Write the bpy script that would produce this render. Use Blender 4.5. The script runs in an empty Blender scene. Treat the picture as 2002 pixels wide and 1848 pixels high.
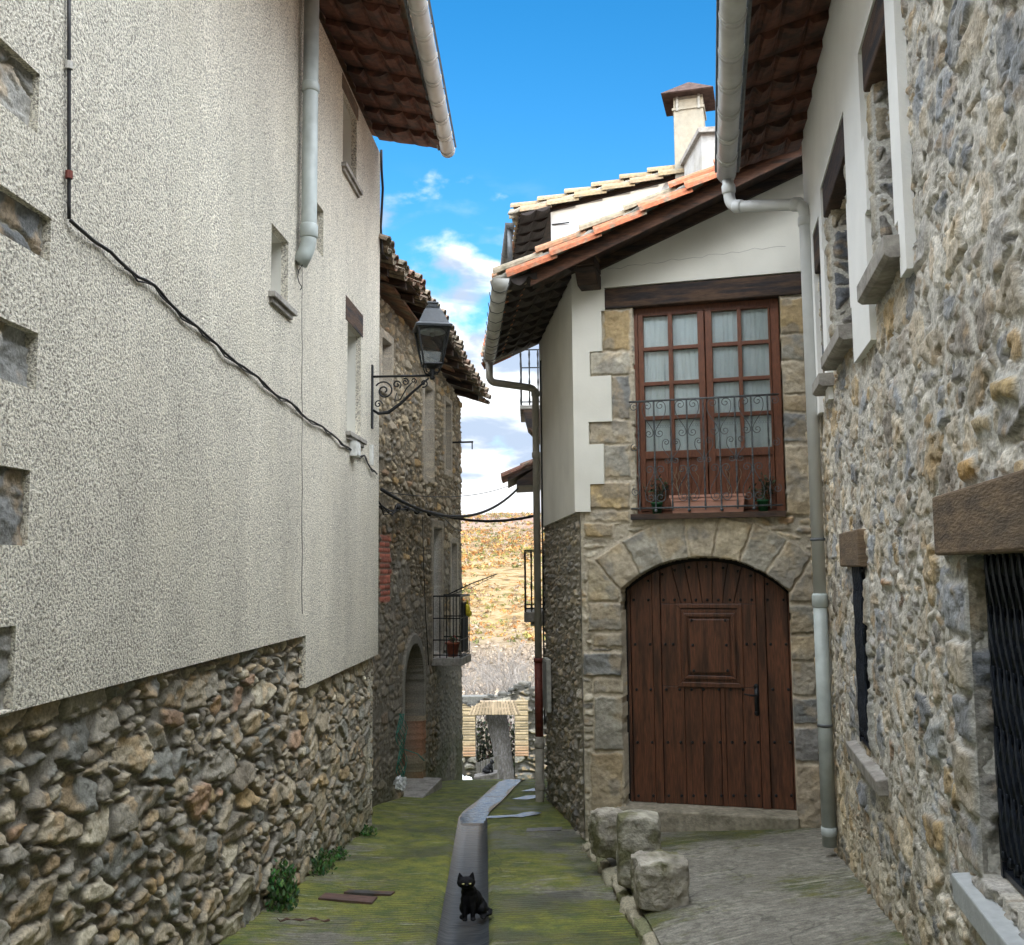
import bpy, math, random
import numpy as np
from mathutils import Vector as V, Matrix
R_=math.radians
sc=bpy.context.scene
# ---------------------------------------------------------------- camera, sky, sun
PITCH=R_(5.59); ROLL=R_(-0.5); F=1900.0          # focal length in units of a 2002 px wide picture
cam=bpy.data.objects.new('camera',bpy.data.cameras.new('camera')); sc.collection.objects.link(cam)
cam.data.sensor_width=36; cam.data.lens=36*F/2002; cam.data.clip_end=6000; cam.data.clip_start=.05
cam.matrix_world=Matrix.Rotation(math.pi/2+PITCH,4,'X')@Matrix.Rotation(ROLL,4,'Z')
sc.camera=cam
SUN_EL=R_(15); SUN_ROT=R_(165.5)
world=bpy.data.worlds.new('World'); sc.world=world; world.use_nodes=True
def setup_world():
    nt=world.node_tree; N=nt.nodes; L=nt.links; N.clear()
    out=N.new('ShaderNodeOutputWorld'); bg=N.new('ShaderNodeBackground'); L.new(bg.outputs[0],out.inputs[0])
    sky=N.new('ShaderNodeTexSky'); sky.sky_type='NISHITA'; sky.sun_disc=False
    sky.sun_elevation=SUN_EL; sky.sun_rotation=SUN_ROT; sky.air_density=1.0; sky.dust_density=.4; sky.ozone_density=2.0
    hs=N.new('ShaderNodeHueSaturation'); hs.inputs['Saturation'].default_value=1.42; hs.inputs['Value'].default_value=1.35; L.new(sky.outputs[0],hs.inputs['Color'])
    tc=N.new('ShaderNodeTexCoord'); sep=N.new('ShaderNodeSeparateXYZ'); L.new(tc.outputs['Generated'],sep.inputs[0])
    def M(op,a,b=None,c=None):
        m=N.new('ShaderNodeMath'); m.operation=op
        for i,v in enumerate((a,b,c)):
            if v is None: continue
            if isinstance(v,(int,float)): m.inputs[i].default_value=v
            else: L.new(v,m.inputs[i])
        return m.outputs[0]
    def MR(v,a,b,c=0,d=1):
        m=N.new('ShaderNodeMapRange'); m.interpolation_type='SMOOTHSTEP'; L.new(v,m.inputs[0])
        for i,x in enumerate((a,b,c,d)): m.inputs[i+1].default_value=x
        return m.outputs[0]
    def noise(scale,det,sx,sy,sz,off=(0,0,0),dist=0):
        mp=N.new('ShaderNodeMapping'); mp.inputs['Scale'].default_value=(sx,sy,sz); mp.inputs['Location'].default_value=off
        L.new(tc.outputs['Generated'],mp.inputs[0]); n=N.new('ShaderNodeTexNoise'); n.inputs['Scale'].default_value=scale
        n.inputs['Detail'].default_value=det; n.inputs['Roughness'].default_value=.52; n.inputs['Distortion'].default_value=dist
        L.new(mp.outputs[0],n.inputs['Vector']); return n.outputs['Fac']
    z=sep.outputs[2]; y=sep.outputs[1]; x=sep.outputs[0]
    n1=noise(6.5,9,1,1,1.9,(3.1,.4,7.7),.25)
    low=MR(z,.10,.48,.31,-.11)                 # cumulus piled along the horizon
    left=MR(x,-.14,.04,.085,-.03)
    # unseen cloud added overhead and behind the viewer to light the lane
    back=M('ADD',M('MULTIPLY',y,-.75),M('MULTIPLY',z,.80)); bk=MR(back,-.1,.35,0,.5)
    d=M('ADD',M('ADD',M('ADD',n1,low),left),bk)
    cov=MR(d,.55,.68)
    n2=noise(16,8,1,1,2.4,(1.3,5.5,2.2),.2)
    wisp=M('MULTIPLY',MR(n2,.50,.72),MR(z,.40,.24,0,.5))
    cov=M('MAXIMUM',cov,wisp)
    n3=noise(9,7,1,1,2.5,(9.1,2.2,4.4),.3); shade=MR(n3,.40,.56)
    cr=N.new('ShaderNodeMix'); cr.data_type='RGBA'; L.new(shade,cr.inputs[0])
    cr.inputs[6].default_value=(3.2,3.9,5.0,1); cr.inputs[7].default_value=(8.2,8.4,8.6,1)
    mx=N.new('ShaderNodeMix'); mx.data_type='RGBA'; L.new(cov,mx.inputs[0]); L.new(hs.outputs[0],mx.inputs[6]); L.new(cr.outputs[2],mx.inputs[7])
    # sky overhead and behind made brighter, out of view, to fill the shaded lane
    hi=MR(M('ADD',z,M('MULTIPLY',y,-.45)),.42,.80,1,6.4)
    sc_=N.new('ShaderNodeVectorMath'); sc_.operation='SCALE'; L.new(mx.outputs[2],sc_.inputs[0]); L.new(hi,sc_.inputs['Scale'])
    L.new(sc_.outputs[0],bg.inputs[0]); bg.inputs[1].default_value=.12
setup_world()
sun=bpy.data.objects.new('sun',bpy.data.lights.new('sun','SUN')); sc.collection.objects.link(sun)
sun.data.energy=2.1; sun.data.angle=R_(.5); sun.data.color=(1,.93,.80)
sd=V((math.sin(SUN_ROT)*math.cos(SUN_EL),math.cos(SUN_ROT)*math.cos(SUN_EL),math.sin(SUN_EL)))
sun.rotation_euler=sd.to_track_quat('Z','Y').to_euler()
sc.view_settings.view_transform='Standard'; sc.view_settings.look='None'; sc.view_settings.gamma=1; sc.view_settings.use_curve_mapping=False
sc.view_settings.exposure=.68
# ---------------------------------------------------------------- where a point of the photograph lies in space
def ray(px,py):
    a=px-1001.;b=924.-py
    a,b=a*math.cos(ROLL)-b*math.sin(ROLL), a*math.sin(ROLL)+b*math.cos(ROLL)
    return np.array([a, F*math.cos(PITCH)-b*math.sin(PITCH), F*math.sin(PITCH)+b*math.cos(PITCH)])
def atz(px,py,z): d=ray(px,py);return V(d*z/d[2])
def aty(px,py,y): d=ray(px,py);return V(d*y/d[1])
class Wall:
    """vertical wall plane: P start, u direction along, n towards the street; coordinates (s, z, out)"""
    def __init__(s,x0,y0,dx,dy,side):
        s.P=np.array((x0,y0));u=np.array((dx,dy),float);s.u=u/np.hypot(*u)
        s.n=np.array((s.u[1],-s.u[0]))*side
    def at(s,a,z,o=0.): q=s.P+s.u*a+s.n*o; return V((q[0],q[1],z))
    def px(s,x,y,o=0.):
        d=ray(x,y); t=((s.P+s.n*o)@s.n)/(s.n@d[:2]); q=d*t
        return float((q[:2]-s.P)@s.u), float(q[2])
    def sy(s,y): return (y-s.P[1])/s.u[1]          # s of a given world y
# ---------------------------------------------------------------- object helpers
def tag(o,label=None,cat=None,group=None,kind=None):
    if label:o['label']=label
    if cat:o['category']=cat
    if group:o['group']=group
    if kind:o['kind']=kind
    return o
def empty(name,loc,label,cat,group=None):
    o=bpy.data.objects.new(name,None); o.empty_display_size=.2; sc.collection.objects.link(o); o.location=loc
    return tag(o,label,cat,group)
def origin(o):
    while o.parent: o=o.parent
    return V(o.location)
def link(name,me,parent=None,loc=None):
    o=bpy.data.objects.new(name,me); sc.collection.objects.link(o)
    if parent: o.parent=parent
    elif loc is not None: o.location=loc
    return o
class MB:
    def __init__(s): s.v=[];s.f=[];s.c=[];s.col=(1,1,1)
    def add(s,vs,fs,col=None):
        b=len(s.v); s.v+= [tuple(q) for q in vs]; s.f+=[tuple(i+b for i in f) for f in fs]; s.c+=[col or s.col]*len(fs); return s
    def hexa(s,p,col=None):   # 8 corners: bottom 4, top 4
        return s.add(p,[(3,2,1,0),(4,5,6,7),(0,1,5,4),(1,2,6,5),(2,3,7,6),(3,0,4,7)],col)
    def box(s,c,size,rot=None,col=None):
        c=V(c);x,y,z=[q/2 for q in size]; p=[V(q) for q in ((-x,-y,-z),(x,-y,-z),(x,y,-z),(-x,y,-z),(-x,-y,z),(x,-y,z),(x,y,z),(-x,y,z))]
        if rot is not None:
            if not isinstance(rot,Matrix): rot=Matrix.Rotation(rot,3,'Z')
            p=[rot@q for q in p]
        return s.hexa([q+c for q in p],col)
    def wbox(s,w,a0,a1,z0,z1,o0,o1,col=None):  # box in wall coordinates
        return s.hexa([w.at(a0,z0,o0),w.at(a1,z0,o0),w.at(a1,z0,o1),w.at(a0,z0,o1),w.at(a0,z1,o0),w.at(a1,z1,o0),w.at(a1,z1,o1),w.at(a0,z1,o1)],col)
    def prism(s,w,poly,o0,o1,col=None):        # polygon [(s,z)] extruded between two offsets
        n=len(poly); vs=[w.at(a,z,o0) for a,z in poly]+[w.at(a,z,o1) for a,z in poly]
        return s.add(vs,[tuple(range(n))[::-1],tuple(range(n,2*n))]+[(i,(i+1)%n,n+(i+1)%n,n+i) for i in range(n)],col)
    def tube(s,pts,r,n=8,col=None,cap=True,twist=0):
        pts=[V(p) for p in pts]; m=len(pts); rs=r if isinstance(r,(list,tuple)) else [r]*m
        vs=[];fs=[];prev=None
        for i,p in enumerate(pts):
            t=(pts[min(i+1,m-1)]-pts[max(i-1,0)])
            t=t.normalized() if t.length>1e-9 else V((0,0,1))
            if prev is None:
                a=t.orthogonal().normalized()
            else:
                a=prev-t*prev.dot(t); a=a.normalized() if a.length>1e-6 else t.orthogonal().normalized()
            prev=a; b=t.cross(a)
            for k in range(n):
                th=2*math.pi*k/n+twist*i; vs.append(p+(a*math.cos(th)+b*math.sin(th))*rs[i])
        for i in range(m-1):
            for k in range(n):
                fs.append((i*n+k,i*n+(k+1)%n,(i+1)*n+(k+1)%n,(i+1)*n+k))
        if cap: fs+= [tuple(range(n))[::-1],tuple(range((m-1)*n,m*n))]
        return s.add(vs,fs,col)
    def ell(s,c,r,n=12,rot=None,col=None):
        vs=[];fs=[];c=V(c);m=n//2+1
        if not isinstance(r,(tuple,list)): r=(r,)*3
        for i in range(m+1):
            ph=math.pi*i/m
            for k in range(n):
                th=2*math.pi*k/n; q=V((math.sin(ph)*math.cos(th)*r[0],math.sin(ph)*math.sin(th)*r[1],math.cos(ph)*r[2]))
                if rot is not None:q=rot@q
                vs.append(c+q)
        for i in range(m):
            for k in range(n): fs.append((i*n+k,(i+1)*n+k,(i+1)*n+(k+1)%n,i*n+(k+1)%n))
        return s.add(vs,fs,col)
    def lathe(s,c,prof,n=16,col=None,sq=False,rot=0):
        c=V(c);vs=[];fs=[];m=len(prof)
        for r,z in prof:
            for k in range(n):
                th=2*math.pi*(k+.5)/n+rot; vs.append(c+V((r*math.cos(th),r*math.sin(th),z)))
        for i in range(m-1):
            for k in range(n): fs.append((i*n+k,i*n+(k+1)%n,(i+1)*n+(k+1)%n,(i+1)*n+k))
        fs+= [tuple(range(n))[::-1],tuple(range((m-1)*n,m*n))]
        return s.add(vs,fs,col)
    def barrel(s,p0,p1,r0,r1,up,flip=False,col=None,n=8,th=.014):  # half-round roof tile from p0 (low, wide) to p1
        p0=V(p0);p1=V(p1);t=(p1-p0).normalized();up=V(up);up=(up-t*up.dot(t)).normalized();sd=t.cross(up)
        if flip: up=-up
        vs=[];fs=[]
        for p,r in ((p0,r0),(p1,r1)):
            for rr in (r,r-th):
                for k in range(n+1):
                    a=math.pi*k/n; vs.append(p+sd*math.cos(a)*rr+up*math.sin(a)*rr*.85)
        q=n+1
        for k in range(n):
            fs+= [(k,k+1,2*q+k+1,2*q+k),(q+k+1,q+k,3*q+k,3*q+k+1),(k+1,k,q+k,q+k+1),(2*q+k,2*q+k+1,3*q+k+1,3*q+k)]
        fs+= [(0,2*q,3*q,q),(n,q+n,3*q+n,2*q+n)]
        return s.add(vs,fs,col)
    def build(s,name,mat,parent=None,smooth=False,loc=None,bevel=0):
        org=origin(parent) if parent else (V(loc) if loc is not None else V((0,0,0)))
        me=bpy.data.meshes.new(name); me.from_pydata([(a-org.x,b-org.y,c-org.z) for a,b,c in s.v],[],s.f)
        ca=me.color_attributes.new('Col','FLOAT_COLOR','CORNER')
        arr=np.ones((len(me.loops),4),np.float32); i=0
        for f,c in zip(s.f,s.c): arr[i:i+len(f),:3]=c; i+=len(f)
        ca.data.foreach_set('color',arr.ravel())
        me.materials.append(mat)
        if smooth: me.polygons.foreach_set('use_smooth',[True]*len(me.polygons))
        o=link(name,me,parent,None if parent else org)
        if bevel:
            b=o.modifiers.new('bevel','BEVEL'); b.width=bevel; b.segments=2; b.limit_method='ANGLE'
        return o
# ---------------------------------------------------------------- numpy noise
def _h(i,j,seed):
    n=(i.astype(np.int64)*374761393+j.astype(np.int64)*668265263+seed*1442695041)&0xffffffff
    n=((n^(n>>13))*1274126177)&0xffffffff; n=((n^(n>>15))*2246822519)&0xffffffff
    return ((n^(n>>16))&0xffffff)/float(0xffffff)
def vn(x,y,seed=0):
    i=np.floor(x);j=np.floor(y);a=x-i;b=y-j;a=a*a*(3-2*a);b=b*b*(3-2*b)
    return (_h(i,j,seed)*(1-a)+_h(i+1,j,seed)*a)*(1-b)+(_h(i,j+1,seed)*(1-a)+_h(i+1,j+1,seed)*a)*b
def fbm(x,y,seed=0,o=4,g=.5):
    t=0;a=1;s=0
    for k in range(o): t=t+a*vn(x*2**k+k*7.3,y*2**k+k*3.1,seed+k);s+=a;a*=g
    return t/s
def sst(x,a,b): t=np.clip((x-a)/(b-a),0,1);return t*t*(3-2*t)
def voro(x,y,cw,ch,seed,jit=.8,pn=2.6):
    X=x/cw;Y=y/ch;j0=np.floor(Y);f1=np.full(x.shape,9.);f2=f1.copy();ia=np.zeros(x.shape);ja=ia.copy();dx=ia.copy();dy=ia.copy()
    for dj in (-1,0,1):
        j=j0+dj; sh=_h(j,j*0+5,seed+9)
        i0=np.floor(X-sh)
        for di in (-1,0,1):
            i=i0+di; px=i+sh+.5+jit*(_h(i,j,seed)-.5); py=j+.5+jit*.75*(_h(i,j,seed+1)-.5)
            ax=X-px;ay=Y-py
            w=.16*(_h(i,j,seed+2)-.5)
            d=(np.abs(ax)**pn+np.abs(ay)**pn)**(1/pn)-w*(.4 if pn<2.2 else 1)
            c=d<f1
            f2=np.where(c,f1,np.minimum(f2,d)); ia=np.where(c,i,ia);ja=np.where(c,j,ja);dx=np.where(c,ax,dx);dy=np.where(c,ay,dy);f1=np.where(c,d,f1)
    return f1,f2,ia,ja,dx,dy
PAL_L=[((.27,.255,.225),4),((.34,.30,.235),4),((.38,.29,.17),.5),((.20,.205,.195),3),((.30,.205,.145),.3),((.42,.39,.32),2.4),((.23,.205,.17),2.5)]
PAL_R=[((.33,.315,.29),4),((.43,.375,.29),4),((.42,.32,.19),.7),((.26,.27,.28),3.2),((.38,.27,.19),.2),((.50,.47,.41),3),((.30,.265,.22),1.5)]
PAL_H=[((.36,.32,.26),4),((.44,.38,.28),4),((.46,.33,.17),.9),((.25,.24,.22),2),((.38,.26,.17),.7),((.50,.46,.38),3)]
def pick(h,pal):
    w=np.array([p[1] for p in pal],float);c=np.cumsum(w)/w.sum();P=np.array([p[0] for p in pal])
    return P[np.minimum(np.searchsorted(c,h),len(pal)-1)]
def rubble(s,z,o):
    """returns height (m), colour for a rubble stone wall; o: dict of style"""
    cw,ch,seed=o['cw'],o['ch'],o['seed']
    wx=s+ .35*cw*(fbm(s/cw*1.3,z/ch*1.1,seed+30,3)-.5)*2*o.get('warp',.6)
    wz=z+ .45*ch*(fbm(s/cw*1.1+9,z/ch*1.2,seed+40,3)-.5)*2*o.get('warp',.6)
    wx=wx+.012*(fbm(s*28,z*28,seed+50,2)-.5)*2; wz=wz+.010*(fbm(s*28+5,z*28,seed+60,2)-.5)*2
    f1,f2,i,j,dx,dy=voro(wx,wz,cw,ch,seed,o.get('jit',.8),o.get('pn',2.6))
    g1,g2,k,l,ex,ey=voro(wx,wz,cw*.52,ch*.56,seed+3,o.get('jit',.8),o.get('pn',2.6))
    big=_h(i,j,seed+4)<o.get('big',.45)
    e=(f2-f1)*min(cw,ch)*.5; eg=(g2-g1)*min(cw,ch)*.26
    e=np.where(big,e,np.minimum(e,eg)); sc_=np.where(big,1,.6)
    I=np.where(big,i,k+1000);J=np.where(big,j,l+500);DX=np.where(big,dx,ex);DY=np.where(big,dy,ey)
    m=o.get('mortar',.008)*(.4+1.3*fbm(s*5,z*5,seed+70,3))
    st=sst(e,m*.6,m*.6+o.get('edge',.012))
    tilt=(DX*(_h(I,J,seed+5)-.5)+DY*(_h(I,J,seed+6)-.62))*o.get('tilt',.05)*sc_
    bump=(fbm(s*16,z*22,seed+7,4)-.5)*o.get('rough',.03)
    lay=(fbm(s*5,z*45,seed+8,2)-.5)*.008
    # chipped facets
    fw=o.get('fcell',1.); fc=voro(s+.04*fbm(s*7,z*7,seed+80,2),z+.03*fbm(s*7+3,z*7,seed+81,2),.085*fw,.055*fw,seed+11,1.,2.)[2:]; facet=(fc[2]*(_h(fc[0],fc[1],seed+12)-.5)+fc[3]*(_h(fc[0],fc[1],seed+13)-.5))*o.get('facet',.018)
    hs=o.get('h',.035)*(.55+.9*_h(I,J,seed+14))+tilt+bump+lay+facet
    hm=(fbm(s*22,z*22,seed+15,3)-.5)*o.get('mrough',.012)+o.get('mh',0)
    h=hm*(1-st)+hs*st
    cv=o.get('cvar',.22); col=pick(_h(I,J,seed+16),o['pal'])*(1-cv+2*cv*_h(I,J,seed+17))[...,None]
    v=fbm(s*9+_h(I,J,seed+18)*50,z*14,seed+19,4); col=col*(.62+.76*v)[...,None]
    och=sst(fbm(s*7+I*3,z*9+J*5,seed+20,3),.56,.72)*.5; col=col*(1-och[...,None])+np.array((.42,.29,.15))*och[...,None]
    if o.get('crev'):
        cv_=(st*(1-st)*4)*sst(fbm(s*7,z*8,seed+90,4),.46,.60); h=h-cv_*o['crev']; col=col*(1-.45*cv_)[...,None]
    if o.get('smear'):
        sm=sst(fbm(s*11,z*9,seed+21,4),.5,.62)*o['smear']*sst(-hs,-.06,-.01)
        st=st*(1-sm); h=h*(1-sm)+(hm+.5*hs)*sm
    mc=np.array(o['mcol'])*(.8+.4*fbm(s*30,z*30,seed+22,3))[...,None]
    if 'big2' in o: pass
    col=mc*(1-st[...,None])+col*st[...,None]
    return h,col
def field(name,w,a0,a1,z0,z1,res,fn,mat,parent,keep=None,ztop=None):
    """stone surface modelled as a relief grid on wall w; fn(s,z)->(h,col)"""
    na=max(2,int(round((a1-a0)/res))+1);nz=max(2,int(round((z1-z0)/res))+1)
    A,Z=np.meshgrid(np.linspace(a0,a1,na),np.linspace(z0,z1,nz)); h,col=fn(A,Z)
    org=origin(parent) if parent else V((0,0,0))
    X=w.P[0]+w.u[0]*A+w.n[0]*h-org.x;Y=w.P[1]+w.u[1]*A+w.n[1]*h-org.y;ZZ=Z-org.z
    co=np.stack([X,Y,ZZ],-1).reshape(-1,3)
    idx=np.arange(na*nz).reshape(nz,na); q=np.stack([idx[:-1,:-1],idx[:-1,1:],idx[1:,1:],idx[1:,:-1]],-1).reshape(-1,4)
    if keep is not None:
        k=keep((A[:-1,:-1]+A[1:,1:])/2,(Z[:-1,:-1]+Z[1:,1:])/2).reshape(-1); q=q[k]
        used=np.zeros(len(co),bool);used[q.ravel()]=True;mp=np.cumsum(used)-1;co=co[used];q=mp[q];colr=col.reshape(-1,3)[used]
    else: colr=col.reshape(-1,3)
    if np.dot(np.cross(np.append(w.u,0),(0,0,1)),np.append(w.n,0))<0: q=q[:,::-1]
    me=bpy.data.meshes.new(name); me.vertices.add(len(co)); me.vertices.foreach_set('co',co.astype(np.float32).ravel())
    me.loops.add(q.size); me.loops.foreach_set('vertex_index',q.astype(np.int32).ravel())
    me.polygons.add(len(q)); me.polygons.foreach_set('loop_start',np.arange(0,q.size,4,dtype=np.int32)); me.polygons.foreach_set('loop_total',np.full(len(q),4,np.int32))
    me.update(); me.validate()
    ca=me.color_attributes.new('Col','FLOAT_COLOR','POINT'); c4=np.ones((len(co),4),np.float32);c4[:,:3]=np.clip(colr,0,1); ca.data.foreach_set('color',c4.ravel())
    me.materials.append(mat); me.polygons.foreach_set('use_smooth',np.ones(len(q),bool))
    return link(name,me,parent)
def sheet(name,w,sb,zb,inside,o0,o1,mat,parent,col=(1,1,1)):
    """rectilinear plaster sheet (with openings) of thickness o0..o1"""
    m=MB();m.col=col;ns=len(sb)-1;nz=len(zb)-1
    K=[[inside((sb[i]+sb[i+1])/2,(zb[j]+zb[j+1])/2) for j in range(nz)] for i in range(ns)]
    g=lambda i,j:0<=i<ns and 0<=j<nz and K[i][j]
    vid={}
    def vx(i,j,o):
        k=(i,j,o)
        if k not in vid: vid[k]=len(m.v); m.v.append(tuple(w.at(sb[i],zb[j],o1 if o else o0)))
        return vid[k]
    for i in range(ns):
        for j in range(nz):
            if not K[i][j]: continue
            fs=[(vx(i,j,1),vx(i+1,j,1),vx(i+1,j+1,1),vx(i,j+1,1))]
            if not g(i-1,j): fs.append((vx(i,j,0),vx(i,j,1),vx(i,j+1,1),vx(i,j+1,0)))
            if not g(i+1,j): fs.append((vx(i+1,j,1),vx(i+1,j,0),vx(i+1,j+1,0),vx(i+1,j+1,1)))
            if not g(i,j-1): fs.append((vx(i,j,0),vx(i+1,j,0),vx(i+1,j,1),vx(i,j,1)))
            if not g(i,j+1): fs.append((vx(i,j+1,1),vx(i+1,j+1,1),vx(i+1,j+1,0),vx(i,j+1,0)))
            for f in fs: m.f.append(f);m.c.append(col)
    return m.build(name,mat,parent)
# ---------------------------------------------------------------- materials
MATS={}
def mat(name,base=None,rough=.85,attr=False,nscale=20,namt=.25,bscale=60,bstr=.3,bdist=.01,metal=0,stretch=(1,1,1),spec=.4,c2=None,mixs=3,mixlo=.45,mixhi=.65,det=6,coat=0):
    if name in MATS: return MATS[name]
    m=bpy.data.materials.new(name); m.use_nodes=True; nt=m.node_tree;N=nt.nodes;L=nt.links
    b=N['Principled BSDF']; b.inputs['Roughness'].default_value=rough; b.inputs['Metallic'].default_value=metal; b.inputs['Specular IOR Level'].default_value=spec
    b.inputs['Coat Weight'].default_value=coat
    geo=N.new('ShaderNodeNewGeometry'); mp=N.new('ShaderNodeMapping'); mp.inputs['Scale'].default_value=stretch; L.new(geo.outputs['Position'],mp.inputs[0])
    n=N.new('ShaderNodeTexNoise'); n.inputs['Scale'].default_value=nscale; n.inputs['Detail'].default_value=det; L.new(mp.outputs[0],n.inputs['Vector'])
    mr=N.new('ShaderNodeMapRange'); mr.inputs[1].default_value=.3;mr.inputs[2].default_value=.7;mr.inputs[3].default_value=1-namt;mr.inputs[4].default_value=1+namt; L.new(n.outputs[0],mr.inputs[0])
    if attr: src=N.new('ShaderNodeAttribute'); src.attribute_name='Col'; cs=src.outputs['Color']
    else:
        src=N.new('ShaderNodeRGB'); src.outputs[0].default_value=(*base,1); cs=src.outputs[0]
    if c2:
        n2=N.new('ShaderNodeTexNoise'); n2.inputs['Scale'].default_value=mixs; n2.inputs['Detail'].default_value=7; L.new(mp.outputs[0],n2.inputs['Vector'])
        r2=N.new('ShaderNodeMapRange'); r2.inputs[1].default_value=mixlo; r2.inputs[2].default_value=mixhi; L.new(n2.outputs[0],r2.inputs[0])
        mx=N.new('ShaderNodeMix'); mx.data_type='RGBA'; L.new(r2.outputs[0],mx.inputs[0]); L.new(cs,mx.inputs[6]); mx.inputs[7].default_value=(*c2,1); cs=mx.outputs[2]
    vm=N.new('ShaderNodeVectorMath'); vm.operation='SCALE'; L.new(cs,vm.inputs[0]); L.new(mr.outputs[0],vm.inputs['Scale']); L.new(vm.outputs[0],b.inputs['Base Color'])
    if bstr:
        n3=N.new('ShaderNodeTexNoise'); n3.inputs['Scale'].default_value=bscale; n3.inputs['Detail'].default_value=5; L.new(mp.outputs[0],n3.inputs['Vector'])
        bp=N.new('ShaderNodeBump'); bp.inputs['Strength'].default_value=bstr; bp.inputs['Distance'].default_value=bdist; L.new(n3.outputs[0],bp.inputs['Height']); L.new(bp.outputs[0],b.inputs['Normal'])
    MATS[name]=m; return m
STONE=mat('rubble_stone',attr=True,nscale=60,namt=.30,bscale=90,bstr=.5,bdist=.012,rough=.9)
STONEF=mat('dressed_stone',attr=True,nscale=30,namt=.18,bscale=80,bstr=.6,bdist=.008,rough=.88)
TILE=mat('terracotta',attr=True,nscale=25,namt=.3,bscale=60,bstr=.4,rough=.85,c2=(.20,.175,.12),mixs=9,mixlo=.50,mixhi=.7)
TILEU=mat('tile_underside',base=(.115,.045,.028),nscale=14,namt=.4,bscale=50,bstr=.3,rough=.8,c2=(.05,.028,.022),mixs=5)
DWOOD=mat('dark_beam_wood',base=(.050,.028,.017),nscale=9,namt=.5,bscale=30,bstr=.6,rough=.7,stretch=(1,1,6),c2=(.018,.014,.013),mixs=3)
DWOODH=mat('dark_lintel_wood',base=(.075,.042,.024),nscale=12,namt=.4,bscale=40,bstr=.6,rough=.75,stretch=(1,1,9),c2=(.022,.018,.018),mixs=1.6,mixlo=.45,mixhi=.6)
WOODV=mat('varnished_door_wood',base=(.108,.041,.020),nscale=16,namt=.42,bscale=40,bstr=.25,bdist=.004,rough=.42,stretch=(5,5,.5),c2=(.045,.019,.010),mixs=3,spec=.5)
WOODW=mat('window_wood',base=(.135,.048,.023),nscale=16,namt=.3,bscale=40,bstr=.15,rough=.4,stretch=(4,4,1))
OLDW=mat('grey_weathered_wood',base=(.062,.055,.048),nscale=14,namt=.45,bscale=30,bstr=.8,rough=.9,stretch=(5,5,.35),c2=(.10,.095,.09),mixs=4)
LINT=mat('brown_lintel_timber',base=(.165,.115,.072),nscale=14,namt=.3,bscale=35,bstr=.6,rough=.85,stretch=(.7,.7,3),c2=(.10,.075,.052),mixs=4)
PVC=mat('pale_gutter_plastic',base=(.56,.555,.52),nscale=5,namt=.10,bscale=30,bstr=.05,rough=.42,c2=(.45,.44,.41),mixs=3)
PVCG=mat('grey_green_pipe',base=(.40,.44,.42),nscale=8,namt=.10,bscale=30,bstr=.04,rough=.45,c2=(.33,.36,.34),mixs=5)
PVCB=mat('grey_beige_pipe',base=(.37,.35,.31),nscale=8,namt=.15,bstr=.05,rough=.5)
REDP=mat('red_painted_pipe',base=(.15,.036,.024),nscale=20,namt=.3,bstr=.2,rough=.6)
IRON=mat('black_iron',base=(.018,.019,.020),nscale=30,namt=.3,bscale=90,bstr=.3,rough=.5,metal=.3)
IRONG=mat('grey_iron',base=(.10,.11,.115),nscale=40,namt=.35,bscale=90,bstr=.4,rough=.5,metal=.5)
IRONB=mat('blue_black_iron',base=(.016,.021,.030),nscale=30,namt=.4,bscale=90,bstr=.3,rough=.42,metal=.4)
CABLE=mat('black_cable',base=(.014,.013,.013),bstr=.2,rough=.6)
CONC=mat('cast_stone_sill',base=(.33,.31,.275),nscale=30,namt=.2,bscale=90,bstr=.4,rough=.9,c2=(.22,.20,.18),mixs=6)
CONCL=mat('pale_concrete',base=(.48,.46,.42),nscale=30,namt=.15,bscale=90,bstr=.3,rough=.9)
GLASS=mat('dark_glass',base=(.02,.024,.028),rough=.08,bstr=0,spec=.6)
VOID=mat('dark_interior',base=(.02,.018,.016),bstr=0,rough=.9)
ZINC=mat('dark_gutter',base=(.10,.11,.115),rough=.5,bstr=.1)
BLACKF=mat('black_fur',base=(.006,.006,.007),nscale=80,namt=.5,bscale=220,bstr=.9,bdist=.004,rough=.6,stretch=(1,1,.4),spec=.12)
MORT=mat('lime_mortar',base=(.30,.28,.24),nscale=20,namt=.2,bscale=50,bstr=.8,rough=.95,c2=(.2,.19,.15),mixs=9)
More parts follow.
